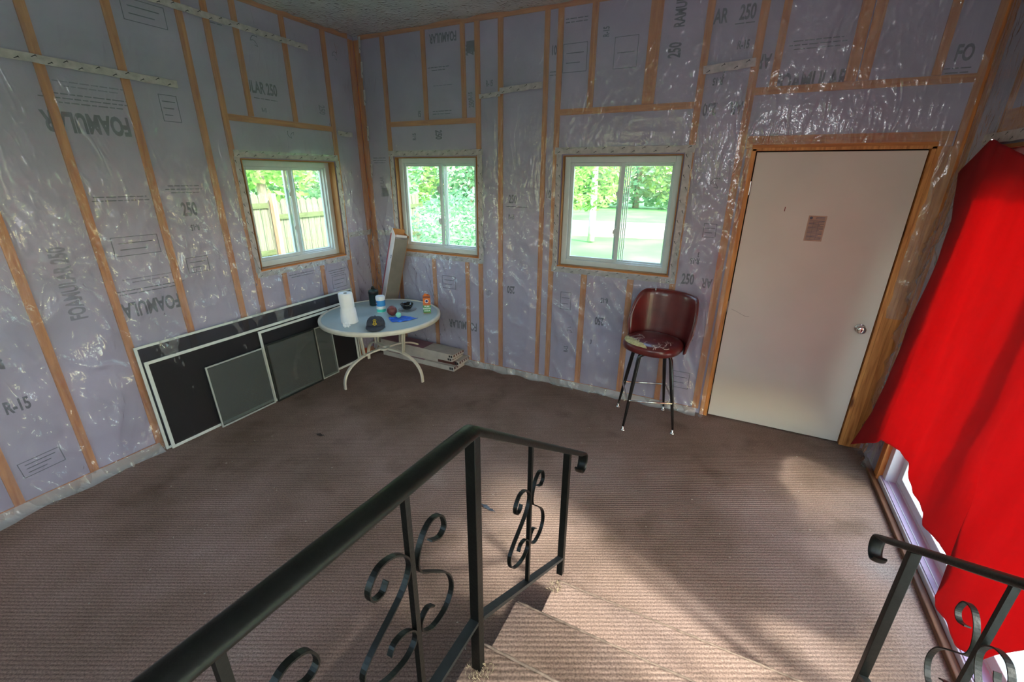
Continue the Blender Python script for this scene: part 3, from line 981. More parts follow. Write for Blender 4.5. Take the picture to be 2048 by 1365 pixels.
# ------------------------------------------------------------------ red curtain
def curtain():
    t = NT('red_cloth')
    v = t.pos((1, 1, 1))
    n1 = t.n('TexNoise', i_Scale=3.0, i_Detail=5.0)
    t.l(t.pos((2, 2, 0.5)), n1.inputs['Vector'])
    col = t.ramp(n1.outputs['Fac'], [(0.3, srgb(128, 16, 26)), (0.7, srgb(184, 26, 38))])  # darker blotches in the cloth colour imitate patchy shade on the curtain
    n2 = t.n('TexNoise', i_Scale=420.0)
    t.l(v, n2.inputs['Vector'])
    bp = t.n('Bump', i_Strength=0.2, i_Distance=0.002)
    t.l(n2.outputs['Fac'], bp.inputs['Height'])
    d = t.n('BsdfPrincipled', i_Roughness=0.85)
    t.l(col, d.inputs['Base Color'])
    t.l(bp.outputs[0], d.inputs['Normal'])
    tr = t.n('BsdfTranslucent', i_Color=(0.62, 0.005, 0.020, 1))
    mx = t.n('MixShader')
    mx.inputs[0].default_value = 0.45
    t.l(d.outputs[0], mx.inputs[1])
    t.l(tr.outputs[0], mx.inputs[2])
    t.l(mx.outputs[0], t.out.inputs[0])
    M['red'] = t.m
    # left edge (y, z, off) and bottom outline measured on the wall plane
    top = [(-0.416, 2.062), (-0.567, 2.023), (-0.68, 1.99), (-0.85, 1.955), (-1.3, 1.965), (-1.8, 2.0), (-2.25, 2.06)]
    bot = [(-0.185, 0.113), (-0.322, 0.207), (-0.448, 0.29), (-0.522, 0.363), (-0.658, 0.408), (-0.782, 0.433), (-0.905, 0.446), (-0.95, 0.411), (-1.069, 0.369),
           (-1.18, 0.385), (-1.264, 0.382), (-1.308, 0.350), (-1.38, 0.362), (-1.46, 0.376), (-1.519, 0.375), (-1.561, 0.359), (-1.60, 0.345), (-1.595, 0.27), (-1.57, 0.19), (-1.619, 0.179), (-1.745, 0.227),
           (-1.843, 0.212), (-1.952, 0.292), (-1.992, 0.383), (-2.06, 0.50), (-2.14, 0.56), (-2.22, 0.58)]
    edge = [(2.062, -0.416), (1.987, -0.277), (1.907, -0.142), (1.764, -0.25), (1.662, -0.315), (1.448, -0.352), (1.242, -0.342), (0.831, -0.337), (0.446, -0.325), (0.25, -0.25), (0.113, -0.185)]
    def lerp(P, s):
        q = s * (len(P) - 1)
        i = min(int(q), len(P) - 2)
        f = q - i
        return (P[i][0] * (1 - f) + P[i + 1][0] * f, P[i][1] * (1 - f) + P[i + 1][1] * f)
    nu, nv = 168, 110
    def edge_y(z):
        for (za, ya), (zb_, yb_) in zip(edge, edge[1:]):
            if z >= zb_:
                f = (za - z) / (za - zb_)
                return ya + (yb_ - ya) * max(0, f)
        return edge[-1][1]
    vs = []
    for j in range(nv + 1):
        tt = j / nv
        for i in range(nu + 1):
            s = i / nu
            ty, tz = lerp(top, s)
            by, bz = lerp(bot, s)
            y = ty + (by - ty) * tt
            z = tz + (bz - tz) * tt
            zL = top[0][1] + (bot[0][1] - top[0][1]) * tt
            wl = max(0.0, 1 - s / 0.22) ** 2
            y += (edge_y(zL) - (top[0][0] + (bot[0][0] - top[0][0]) * tt)) * wl
            # distance into the room
            x = 0.030 + 0.045 * tt
            x += 0.008 * sin(s * 17 + 1.5 * sin(tt * 2.4)) * (0.25 + tt)
            x += 0.016 * noise.noise(Vector((y * 3.2 + z * 1.4, z * 1.1, 4.0)))
            x += 0.010 * noise.noise(Vector((y * 9 + z * 3, z * 3, 9.0))) * (0.3 + tt)
            x += 0.045 * max(0, 1 - s / 0.09) * tt ** 2           # the left corner curls inward
            x += 0.02 * max(0, 1 - abs(s - 0.13) / 0.05) * (0.3 + 0.5 * tt)      # long fold from the pin
            z += 0.004 * noise.noise(Vector((s * 90, 0, 3))) * (tt > 0.97)
            vs.append((W - max(0.012, x), y, z))
    fs = [(j * (nu + 1) + i, j * (nu + 1) + i + 1, (j + 1) * (nu + 1) + i + 1, (j + 1) * (nu + 1) + i) for j in range(nv) for i in range(nu)]
    me = bpy.data.meshes.new('curtain')
    me.from_pydata(vs, [], fs)
    me.materials.append(M['red'])
    me.polygons.foreach_set('use_smooth', [True] * len(fs))
    o = link('curtain', me, label='large red cloth hung as a curtain over the patio door, ragged lower edge', category='curtain')
    so = o.modifiers.new('thick', 'SOLIDIFY')
    so.thickness = 0.0015
    pm = MB().lathe([(0.002, 0), (0.006, 0.004), (0.004, 0.012), (0.001, 0.016)], 10, M_=Matrix.Translation((W - 0.026, -0.425, 2.055)) @ Matrix.Rotation(-pi / 2, 4, 'Y'))
    build(pm, 'pushpin', M['chrome'], o)
curtain()

# ------------------------------------------------------------------ stairs
M['carpet_step'] = M['carpet']
SX0, SX1 = 2.955, 4.12
st = thing('staircase', (3.53, -2.9, 0), 'low carpeted stairs with worn nosings between the two iron railings', 'stairs')
M['nosing'] = mat('worn_carpet_edge', srgb(124, 106, 94), 0.95, noise_amt=0.25, nscale=50)
def step(x0, x1, ya, yb, z0, z1, name='step', m=M['carpet']):
    """rounded nosing carpeted tread; ya = front (towards +y)"""
    r = 0.02
    prof = [(yb, z0), (ya - 0.012, z0), (ya - 0.012, z1 - 0.045), (ya - 0.002, z1 - 0.036)]
    for k in range(7):
        a = k / 6 * pi / 2
        prof.append((ya - r + r * cos(a), z1 - r + r * sin(a)))
    prof += [(yb, z1)]
    mb = MB()
    n = len(prof)
    segs = 24
    vs = []
    for k in range(segs + 1):
        x = x0 + (x1 - x0) * k / segs
        for (y, z) in prof:
            vs.append((x - 3.53, y + 2.9 + (0.003 * noise.noise(Vector((x * 6, y, z))) if z > z1 - 0.04 else 0), z))
    fs = [(k * n + i, k * n + (i + 1) % n, (k + 1) * n + (i + 1) % n, (k + 1) * n + i) for k in range(segs) for i in range(n)]
    fs += [tuple(range(n)), tuple(segs * n + i for i in range(n))[::-1]]
    mb.add(vs, fs)
    o = build(mb, name, m, st, smooth=True, auto=40)
    rnd = random.Random(x0)
    pts = [(x0 + 0.004 - 3.53 + (x1 - x0) * k / 60, ya + 2.9 - 0.004 + rnd.uniform(-0.0012, 0.0012), z1 - 0.005 + rnd.uniform(-0.001, 0.001)) for k in range(61)]
    build(MB().tube(pts, [0.0042 + rnd.uniform(-0.001, 0.0012) for _ in pts], n=6), 'worn_nosing', M['nosing'], o, smooth=True)
    pts = [(x0 - 3.53 + 0.004, ya + 2.9 - 0.01 - (ya - max(yb, ya - 0.31)) * k / 12, z1 - 0.004 + rnd.uniform(-0.001, 0.001)) for k in range(13)]
    build(MB().tube(pts, 0.003, n=5), 'side_seam', M['nosing'], o)
    return o
step(3.005, SX1, -2.215, -2.53, 0.0, 0.18, m=M['carpet_flat'])
step(2.952, SX1, -2.522, -2.84, 0.0, 0.36)
step(2.972, SX1, -2.826, -4.69, 0.0, 0.54, 'landing')
# frayed corner tufts where the posts go through the carpet
M['fray'] = mat('frayed_carpet', srgb(150, 134, 110), 0.95)
M['hole'] = mat('worn_backing', srgb(96, 72, 48), 0.95)
def tuft(x, y, z, n=40, spread=0.022, up=0.018):
    mb = MB()
    for k in range(n):
        a = random.uniform(0, 2 * pi)
        r0 = random.uniform(0.014, spread)
        p = Vector((x + r0 * cos(a), y + r0 * sin(a), z))
        q = p + Vector((random.uniform(-1, 1) * 0.01, random.uniform(-1, 1) * 0.01, random.uniform(0.4, 1) * up))
        m_ = (p + q) / 2 + Vector((random.uniform(-1, 1), random.uniform(-1, 1), 0)) * 0.004
        mb.tube([p - Vector((3.53, -2.9, 0)), m_ - Vector((3.53, -2.9, 0)), q - Vector((3.53, -2.9, 0))], 0.0007, n=3)
    build(mb, 'frayed_yarn', M['fray'], st, kind='stuff')
tuft(3.012, -2.262, 0.18, 60, 0.035)
tuft(3.012, -2.902, 0.54, 70, 0.04)

# ------------------------------------------------------------------ iron railings
R1 = [(0.061, 0.087), (0.092, 0.070), (0.112, 0.085), (0.100, 0.122), (0.066, 0.134), (0.036, 0.114), (0.018, 0.075), (0.024, 0.040), (0.060, 0.004), (0.113, -0.054),
      (0.127, -0.110), (0.100, -0.146), (0.050, -0.148), (0.014, -0.118), (0.014, -0.088), (0.036, -0.076), (0.056, -0.090)]
L1 = [(-0.066, 0.108), (-0.080, 0.092), (-0.104, 0.100), (-0.108, 0.128), (-0.080, 0.152), (-0.040, 0.142), (-0.010, 0.110), (-0.008, 0.075), (-0.040, 0.036),
      (-0.125, -0.014), (-0.146, -0.044), (-0.132, -0.088), (-0.094, -0.120), (-0.042, -0.134), (-0.010, -0.118), (-0.010, -0.088), (-0.036, -0.062), (-0.066, -0.056), (-0.080, -0.072)]
def railing(X, label, long):
    t = thing('stair_railing', (X, -2.9, 0), label, 'railing')
    Y = lambda y: y + 2.9
    def zr(y):   # handrail underside height
        return 1.318 + (y + 2.9) * (-0.69) if y > -2.9 else 1.318 + (-2.9 - y) * 0.07
    def zb(y):   # bottom rail centre
        return 0.735 + (y + 2.9) * (-0.645) if y > -2.9 else 0.735 + (-2.9 - y) * 0.05
    # posts
    for y, zbot in ((-2.18, 0.18), (-2.895, 0.54)) + (((-3.75, 0.54),) if long else ()):
        zz = zr(y) + 0.004
        y2 = y if y > -2.5 else y
        build(MB().box(-0.0135, 0.0135, Y(y) - 0.0135, Y(y) + 0.0135, zbot, zz), 'post', M['iron'], t, bevel=0.0015)
    # handrail: moulded cap with a lamb's tongue scroll at the lower end
    end = []
    s0 = Vector((0, Y(-1.99), zr(-1.99)))
    for k in range(17):
        a = k / 16 * 1.42 * pi
        rr = 0.046 - 0.010 * k / 16
        end.append((s0.y + sin(a) * rr * 0.75 + 0.012, s0.z - 0.046 + cos(a) * rr))
    path = [(0, Y(-4.6), zr(-4.6)), (0, Y(-3.8), zr(-3.8)), (0, Y(-3.2), zr(-3.2)), (0, Y(-2.94), zr(-2.94) + 0.002), (0, Y(-2.90), zr(-2.9) + 0.002), (0, Y(-2.86), zr(-2.86) + 0.002), (0, Y(-2.5), zr(-2.5)), (0, Y(-2.15), zr(-2.15)), (0, Y(-2.03), zr(-2.03))]
    path += [(0, a, b) for a, b in end[1:]]
    sec = [(-0.021, 0.0), (-0.024, 0.006), (-0.022, 0.013), (-0.015, 0.018), (-0.006, 0.0205), (0.006, 0.0205), (0.015, 0.018), (0.022, 0.013), (0.024, 0.006), (0.021, 0.0), (0.012, -0.002), (-0.012, -0.002)]
    vs = []
    P = [Vector(p) for p in path]
    for i, p in enumerate(P):
        tg = (P[min(i + 1, len(P) - 1)] - P[max(i - 1, 0)]).normalized()
        nrm = Vector((0, -tg.z, tg.y))
        sc_ = 1.0 if i < 9 else max(0.8, 1.0 - 0.012 * (i - 8))
        th = 1.0 if i < 9 else 0.5
        for a, b in sec:
            vs.append(p + Vector((a * sc_, 0, 0)) + nrm * (b * th))
    n = len(sec)
    fs = [(k * n + i, k * n + (i + 1) % n, (k + 1) * n + (i + 1) % n, (k + 1) * n + i) for k in range(len(P) - 1) for i in range(n)]
    fs += [tuple(range(n)), tuple((len(P) - 1) * n + i for i in range(n))[::-1]]
    build(MB().add(vs, fs), 'handrail', M['iron'], t, smooth=True, auto=50)
    # bottom rail flat bars
    mb = MB().tube([(0, Y(-2.882), zb(-2.882)), (0, Y(-2.193), zb(-2.193))], 0, flat=(0.026, 0.012), up=(1, 0, 0))
    build(mb, 'bottom_rail', M['iron_blue'], t)
    mb = MB().tube([(0, Y(-4.5), zb(-4.5)), (0, Y(-2.909), zb(-2.909))], 0, flat=(0.026, 0.012), up=(1, 0, 0))
    build(mb, 'bottom_rail', M['iron_blue'], t)
    # balusters with scrolls
    for y in (-2.555, -3.13, -3.46):
        zc = (zr(y) + zb(y)) / 2 + (0.0 if y > -2.9 else 0.035)
        if y > -2.9:
            zc = 0.80
        build(MB().box(-0.0065, 0.0065, Y(y) - 0.0065, Y(y) + 0.0065, zb(y) + 0.004, zr(y) + 0.004), 'baluster', M['iron'], t)
        for nm, pr in (('right_scroll', R1), ('left_scroll', L1)):
            pts = catmull([(0, Y(y) + a, zc + b) for a, b in pr], 5)
            build(MB().tube(pts, 0, flat=(0.0125, 0.0035), up=(1, 0, 0)), 'scroll', M['iron'], t)
    return t
railing(3.005, 'black wrought iron railing with S scrolls in the middle foreground, left side of the stairs', True)
railing(4.10, 'black wrought iron stair railing at lower right, in front of the red curtain', True)

# ------------------------------------------------------------------ leaning window screens and glass panels
M['screenframe'] = mat('white_aluminium_frame', srgb(206, 212, 206), 0.45, noise_amt=0.06)
M['greyframe'] = mat('dull_aluminium_frame', srgb(168, 172, 166), 0.45, noise_amt=0.08)
M['darkframe'] = mat('dark_green_frame', srgb(30, 36, 33), 0.45)
M['mesh'] = screen_mat('insect_mesh', srgb(46, 46, 54), 0.62)
M['mesh2'] = screen_mat('insect_mesh_front', srgb(30, 28, 34), 0.62)
M['dglass'] = glassy('dusty_glass', (0.62, 0.66, 0.64, 1), 0.06, 0.16, (0.36, 0.39, 0.38, 1))
def panel(name, bl, br, tl_, h, fwid, fdep, fm, im, label, cat, infill, bars=(), group=None, top_only=False):
    """bl/br floor corners (x,y); tl_ top-left (x,y,z): leaning panel"""
    BL, BR, TL = Vector((bl[0], bl[1], 0.0)), Vector((br[0], br[1], 0.0)), Vector(tl_)
    ux = (BR - BL)
    w = ux.length
    ux.normalize()
    uy = (TL - BL)
    uy -= ux * uy.dot(ux)
    hh = uy.length
    uy.normalize()
    uz = ux.cross(uy)
    root = thing(name, BL, label, cat, group=group)
    Mx = Matrix(((ux.x, uy.x, uz.x, 0), (ux.y, uy.y, uz.y, 0), (ux.z, uy.z, uz.z, 0.003), (0, 0, 0, 1)))
    mb = MB()
    mb.box(0, fwid, 0, hh, 0, fdep, M_=Mx)
    mb.box(w - fwid, w, 0, hh, 0, fdep, M_=Mx)
    mb.box(fwid, w - fwid, 0, fwid, 0, fdep, M_=Mx)
    mb.box(fwid, w - fwid, hh - fwid, hh, 0, fdep, M_=Mx)
    for b in bars:
        mb.box(b, b + fwid * 0.6, fwid, hh - fwid, 0.001, fdep - 0.001, M_=Mx)
    build(mb, 'frame', fm, root, bevel=0.0015)
    m2 = MB().box(fwid - 0.002, w - fwid + 0.002, fwid - 0.002, hh - fwid + 0.002, fdep * 0.35, fdep * 0.35 + 0.002, M_=Mx)
    build(m2, infill, im, root)
    return root
LX = 0.045
panel('window_screen', (0.060, -2.325), (0.060, -0.42), (0.034, -2.345, 0.775), 0, 0.017, 0.010, M['screenframe'], M['mesh'], 'tallest and rearmost long white-framed screen leaning on the left wall', 'screen', 'screen_mesh', group='framed screens leaning on the left wall')
panel('window_screen', (0.086, -2.300), (0.086, -0.47), (0.052, -2.335, 0.665), 0, 0.021, 0.010, M['screenframe'], M['mesh2'], 'long white-framed screen with dark mesh, second from the left wall', 'screen', 'screen_mesh', group='framed screens leaning on the left wall')
panel('window_screen', (0.112, -1.500), (0.112, -0.785), (0.074, -1.570, 0.640), 0, 0.020, 0.010, M['screenframe'], M['mesh2'], 'narrower white-framed screen on the right, partly behind the glass table', 'screen', 'screen_mesh', group='framed screens leaning on the left wall')
panel('storm_window_panel', (0.128, -1.965), (0.128, -1.50), (0.094, -2.010, 0.505), 0, 0.011, 0.009, M['greyframe'], M['dglass'], 'small thin-framed glass panel at the left front of the leaning screens', 'window panel', 'glass_pane')
panel('storm_window_panel', (0.137, -1.485), (0.137, -0.995), (0.106, -1.555, 0.525), 0, 0.014, 0.012, M['darkframe'], M['dglass'], 'dark green framed glass panel standing in front of the screens', 'window panel', 'glass_pane')
panel('storm_window_panel', (0.126, -0.985), (0.126, -0.79), (0.098, -1.045, 0.518), 0, 0.010, 0.008, M['greyframe'], M['dglass'], 'glass panel with a pale top edge, rightmost, just left of the table', 'window panel', 'glass_pane')

# ------------------------------------------------------------------ round patio table
M['tablewhite'] = mat('cream_painted_aluminium', srgb(212, 206, 190), 0.4, noise_amt=0.06)
M['tableglass'] = glassy('pebbled_table_glass', (0.74, 0.82, 0.80, 1), 0.16, 0.72, (0.62, 0.72, 0.72, 1))
TC = (0.612, -0.634)
TZ = 0.64
TR = 0.551
tab = thing('patio_table', (TC[0], TC[1], 0), 'round glass-topped patio table with cream rim and arched legs in the corner', 'table')
build(MB().lathe([(TR - 0.028, TZ - 0.010), (TR - 0.028, TZ - 0.003)], 72), 'glass_top', M['tableglass'], tab, smooth=False)
rim = [(TR - 0.034, TZ - 0.016), (TR - 0.034, TZ - 0.011), (TR - 0.027, TZ - 0.011), (TR - 0.027, TZ), (TR - 0.012, TZ + 0.004), (TR - 0.002, TZ - 0.002), (TR, TZ - 0.012), (TR - 0.002, TZ - 0.034), (TR - 0.012, TZ - 0.038), (TR - 0.020, TZ - 0.034), (TR - 0.034, TZ - 0.016)]
build(MB().lathe(rim, 72, cap=False), 'rim', M['tablewhite'], tab, smooth=True)
TA = radians(-16)
feet = [(0.473 - TC[0], -1.040 - TC[1]), (1.010 - TC[0], -0.586 - TC[1]), (0.67 - TC[0], -0.11 - TC[1]), (0.14 - TC[0], -0.385 - TC[1])]
for fx, fy in feet:
    d = math.hypot(fx, fy)
    ux, uy = fx / d, fy / d
    pts = []
    for k in range(15):
        a = k / 14 * pi / 2
        pts.append((ux * (0.05 + (d - 0.05) * sin(a)), uy * (0.05 + (d - 0.05) * sin(a)), 0.012 + 0.285 * cos(a) ** 0.82 if k < 14 else 0.0))
    build(MB().tube(pts, 0, flat=(0.030, 0.017), up=(-uy, ux, 0)), 'leg', M['tablewhite'], tab, bevel=0.003)
    # vertical stile from arch up to the rim
    q = 0.21
    zq = 0.012 + 0.285 * cos(math.asin((q - 0.05) / (d - 0.05))) ** 0.82
    bx_, by_ = ux * q, uy * q
    tx_, ty_ = ux * (q + 0.03), uy * (q + 0.03)
    o2 = Vector((-uy, ux, 0)) * 0.013
    for sgn in (-1, 1):
        build(MB().tube([Vector((bx_, by_, zq)) + o2 * sgn, Vector((tx_, ty_, TZ - 0.02)) + o2 * sgn * 1.4], 0.0085, n=8), 'stile', M['tablewhite'], tab, smooth=True)
for k in range(2):
    a = math.atan2(feet[k][1], feet[k][0])
    build(MB().tube([(cos(a) * TR * 0.93, sin(a) * TR * 0.93, TZ - 0.024), (-cos(a) * TR * 0.93, -sin(a) * TR * 0.93, TZ - 0.024)], 0, flat=(0.02, 0.012), up=(-sin(a), cos(a), 0)), 'cross_bar', M['tablewhite'], tab)
ring = MB()
ring.lathe([(0.022, 0.0), (0.050, 0.0), (0.058, 0.006), (0.056, 0.014), (0.040, 0.018), (0.024, 0.016), (0.022, 0.0)], 28, (0, 0, 0.288), cap=False)
build(ring, 'centre_ring', M['tablewhite'], tab, smooth=True)

TT = TZ - 0.0025  # glass surface
# --- paper towel roll (loosely wound, flared at the bottom)
M['towel'] = mat('paper_towel', srgb(236, 236, 238), 0.9, noise_amt=0.02, bump=0.15, bscale=50)
M['core'] = mat('cardboard_core', srgb(90, 66, 46), 0.9)
rt = thing('paper_towel_roll', (0.535, -0.945, TT), 'white paper towel roll standing on the left side of the glass table', 'paper towels')
pr = [(0.071, 0.0), (0.073, 0.006), (0.068, 0.07), (0.064, 0.125), (0.058, 0.135), (0.060, 0.15), (0.061, 0.20), (0.0595, 0.262), (0.057, 0.268), (0.017, 0.266), (0.017, 0.20)]
Lm = Matrix(((1, 0, -0.02, 0), (0, 1, -0.03, 0), (0, 0, 1, 0), (0, 0, 0, 1)))
build(MB().lathe(pr, 40, cap=False, M_=Lm, wob=lambda a, z: 1 + 0.03 * noise.noise(Vector((cos(a) * 1.5, sin(a) * 1.5, z * 9)))), 'towel_sheets', M['towel'], rt, smooth=True)
build(MB().lathe([(0.0168, 0.1), (0.0168, 0.2655), (0.015, 0.2655), (0.015, 0.1)], 20, cap=False, M_=Lm), 'core', M['core'], rt)
# --- crumpled tissue
def blob(r, seed, amp, n=3, sz=(1, 1, 1)):
    bm = bmesh.new()
    bmesh.ops.create_icosphere(bm, subdivisions=n, radius=r)
    for v in bm.verts:
        d = v.co.normalized()
        k = 1 + amp * noise.noise(d * 2.3 + Vector((seed, 0, 0))) + amp * 0.6 * noise.noise(d * 6 + Vector((0, seed, 0)))
        v.co = Vector((v.co.x * k * sz[0], v.co.y * k * sz[1], v.co.z * k * sz[2]))
    zmin = min(v.co.z for v in bm.verts)
    for v in bm.verts:
        v.co.z -= zmin
    me = bpy.data.meshes.new('blob')
    bm.to_mesh(me)
    bm.free()
    return me
me = blob(0.026, 3.3, 0.75, 4, (1.2, 0.9, 0.75))
me.materials.append(M['towel'])
o = link('crumpled_tissue', me, label='small crumpled white tissue beside the paper towel roll', category='tissue')
o.location = (0.630, -1.075, TT)
# --- green gas canister
M['green'] = mat('dark_green_paint', srgb(24, 52, 50), 0.3)
M['black'] = mat('black_plastic', srgb(20, 20, 22), 0.35)
gt = thing('gas_canister', (0.338, -0.425, TT), 'dark green gas canister at the back of the table, behind the wipes tub', 'canister')
build(MB().lathe([(0.040, 0), (0.046, 0.004), (0.047, 0.02), (0.047, 0.142), (0.045, 0.152), (0.034, 0.158), (0.018, 0.166)], 28), 'body', M['green'], gt, smooth=True)
build(MB().lathe([(0.018, 0.166), (0.018, 0.182), (0.012, 0.184), (0.012, 0.194)], 18), 'valve', M['black'], gt, smooth=False)
build(MB().lathe([(0.0475, 0.118), (0.049, 0.121), (0.049, 0.140), (0.0475, 0.143)], 28, cap=False), 'collar', M['black'], gt, smooth=True)
# --- disinfecting wipes tub
M['white'] = mat('white_plastic', srgb(232, 236, 238), 0.35, noise_amt=0.02)
M['blue_label'] = mat('blue_label', srgb(58, 140, 206), 0.4, noise_amt=0.05)
M['teal_label'] = mat('teal_label', srgb(70, 196, 180), 0.4, noise_amt=0.05)
M['navy'] = mat('navy_oval', srgb(38, 52, 120), 0.4)
M['redtxt'] = mat('red_line', srgb(196, 40, 60), 0.4)
M['whitetxt'] = mat('white_lettering', srgb(240, 240, 240), 0.5, noise_amt=0.0)
wt = thing('wipes_tub', (0.560, -0.570, TT), 'white tub of disinfecting wipes with a blue and teal label on the table', 'wipes tub', rz=math.atan2(3.4 - 0.545, 3.5 - 0.545) * -1)
build(MB().lathe([(0.040, 0), (0.042, 0.003), (0.042, 0.125)], 32), 'tub', M['white'], wt, smooth=True, auto=40)
build(MB().lathe([(0.043, 0.125), (0.044, 0.130), (0.043, 0.150), (0.039, 0.157), (0.02, 0.158)], 32), 'lid', M['white'], wt, smooth=True, auto=50)
build(MB().lathe([(0.0424, 0.062), (0.0424, 0.118)], 32, cap=False), 'blue_label', M['blue_label'], wt, smooth=True)
build(MB().lathe([(0.0424, 0.006), (0.0424, 0.034)], 32, cap=False), 'teal_label', M['teal_label'], wt, smooth=True)
def wrap(me, r, z0):
    for v in me.vertices:
        a = v.co.x / r
        v.co = Vector((sin(a) * r, -cos(a) * r, z0 + v.co.y))
    return me
ov = MB()
n = 28
for rx, ry, dd, mi in ((0.031, 0.017, 0.0432, 0), (0.028, 0.0145, 0.0435, 1)):
    vs = [(rx * cos(2 * pi * k / n), ry * sin(2 * pi * k / n), 0) for k in range(n)] + [(0, 0, 0)]
    vs2 = [(sin(x / dd) * dd, -cos(x / dd) * dd, 0.090 + y) for x, y, z in vs]
    ov.add(vs2, [(k, (k + 1) % n, n) for k in range(n)], mi)
build(ov, 'oval_badge', [M['redtxt'], M['navy']], wt)
tm = text_mesh('CLOROX', 0.0145, 0.03)
tm.materials.clear(); tm.materials.append(M['whitetxt'])
link('lettering', wrap(tm, 0.0439, 0.090), wt)
tm = text_mesh('DISINFECTING WIPES', 0.0058, 0.02)
tm.materials.clear(); tm.materials.append(M['redtxt'])
link('lettering', wrap(tm, 0.0427, 0.050), wt)
# --- brown ball, mint ball
M['ballbrown'] = mat('maroon_ball', srgb(112, 56, 52), 0.45, noise_amt=0.25, nscale=40)
M['mint'] = mat('mint_ball', srgb(150, 226, 196), 0.5, noise_amt=0.08, nscale=60)
def ball(name, r, loc, m, label, cat, flat=1.0):
    bm = bmesh.new()
    bmesh.ops.create_uvsphere(bm, u_segments=32, v_segments=20, radius=r)
    for v in bm.verts:
        v.co.z = v.co.z * flat + r * flat
    me = bpy.data.meshes.new(name)
    bm.to_mesh(me); bm.free()
    me.polygons.foreach_set('use_smooth', [True] * len(me.polygons))
    me.materials.append(m)
    o = link(name, me, label=label, category=cat)
    o.location = loc
    return o
ball('ball', 0.046, (0.727, -0.610, TT), M['ballbrown'], 'brownish red ball on the middle of the glass table', 'ball')
ball('small_ball', 0.0255, (0.835, -0.648, TT + 0.004), M['mint'], 'small mint green ball resting on the blue plastic bag', 'ball')
# --- blue bag
M['bluebag'] = mat('blue_plastic_bag', srgb(34, 104, 214), 0.35, noise_amt=0.15, nscale=20)
bb = MB()
nu, nv = 40, 16
A = [(0.760, -0.700), (0.815, -0.745), (0.860, -0.770), (0.915, -0.745), (0.960, -0.690), (0.995, -0.585)]
B = [(0.755, -0.680), (0.785, -0.650), (0.805, -0.600), (0.850, -0.575), (0.920, -0.575), (0.995, -0.575)]
vs = []
for j in range(nv + 1):
    for i in range(nu + 1):
        s = i / nu * 5
        k = min(int(s), 4); f = s - k
        a = Vector(A[k] + (0,)).lerp(Vector(A[k + 1] + (0,)), f)
        b = Vector(B[k] + (0,)).lerp(Vector(B[k + 1] + (0,)), f)
        p = a.lerp(b, j / nv)
        dist = math.hypot(p.x - 0.835, p.y + 0.648)
        z = TT + 0.001 + (0.018 * abs(noise.noise(Vector((p.x * 26, p.y * 34, 1)))) + 0.006 * abs(noise.noise(Vector((p.x * 90, p.y * 90, 1))))) * min(1, max(0.05, (dist - 0.012) / 0.03)) * (0.4 + 0.6 * sin(j / nv * pi))
        vs.append((p.x, p.y, z))
fs = [(j * (nu + 1) + i, j * (nu + 1) + i + 1, (j + 1) * (nu + 1) + i + 1, (j + 1) * (nu + 1) + i) for j in range(nv) for i in range(nu)]
bb.add(vs, fs)
o = build(bb, 'plastic_bag', M['bluebag'], smooth=True, label='crumpled blue plastic bag lying on the table in front of the brown ball', category='bag')
# --- black ashtray bowl on a clear lid
M['clear'] = glassy('clear_plastic', (0.98, 0.99, 0.99, 1), 0.05, 0.10, (0.8, 0.82, 0.84, 1))
bw = thing('ashtray', (0.735, -0.405, TT + 0.012), 'round black glazed bowl with notched rim at the back of the table', 'bowl')
prf = [(0.030, 0.0), (0.036, 0.002), (0.052, 0.022), (0.060, 0.042), (0.0615, 0.052), (0.058, 0.054), (0.053, 0.046), (0.042, 0.018), (0.0, 0.010)]
def notch(a, z):
    return 1.0
bmb = MB()
n = 48
vs = []
for r, z in prf:
    for k in range(n):
        a = 2 * pi * k / n
        dz = -0.008 * max(0, 1 - abs(((a * 4 / (2 * pi)) % 1) - 0.5) / 0.09) if z > 0.045 else 0
        vs.append((max(r, 0.001) * cos(a), max(r, 0.001) * sin(a), z + dz))
fs = [(i * n + k, i * n + (k + 1) % n, (i + 1) * n + (k + 1) % n, (i + 1) * n + k) for i in range(len(prf) - 1) for k in range(n)] + [tuple(range(n))[::-1], tuple((len(prf) - 1) * n + k for k in range(n))]
bmb.add(vs, fs)
M['glaze'] = mat('black_glaze', srgb(16, 14, 20), 0.12, coat=0.5)
build(bmb, 'bowl', M['glaze'], bw, smooth=True)
cl = MB().lathe([(0.05, 0.0), (0.072, 0.001), (0.084, 0.009), (0.086, 0.012), (0.082, 0.011), (0.070, 0.004), (0.05, 0.003)], 40, cap=True)
o = build(cl, 'clear_lid', M['clear'], smooth=True, label='clear plastic lid lying under the black bowl', category='lid')
o.location = (0.745, -0.41, TT)
# --- baking soda box
M['orange'] = mat('orange_carton', srgb(226, 118, 44), 0.5, noise_amt=0.06)
M['orange_dark'] = mat('brown_orange_carton', srgb(148, 72, 40), 0.5, noise_amt=0.08)
M['leafgreen'] = mat('green_carton_band', srgb(72, 150, 84), 0.5, noise_amt=0.12, nscale=40)
sb = thing('baking_soda_box', (0.960, -0.385, TT), 'small orange and green cardboard box standing at the right of the table', 'box', rz=radians(-22 + 58))
build(MB().box(-0.034, 0.034, -0.021, 0.021, 0, 0.165), 'carton', [M['orange']], sb, bevel=0.0015)
build(MB().box(-0.0344, 0.0344, -0.0216, -0.0208, 0.004, 0.078), 'green_front', M['leafgreen'], sb)
build(MB().box(0.0338, 0.0346, -0.021, 0.021, 0.0, 0.165), 'side_panel', M['orange_dark'], sb)
build(MB().box(-0.034, 0.034, -0.0214, -0.0206, 0.146, 0.165), 'top_band', M['orange_dark'], sb)
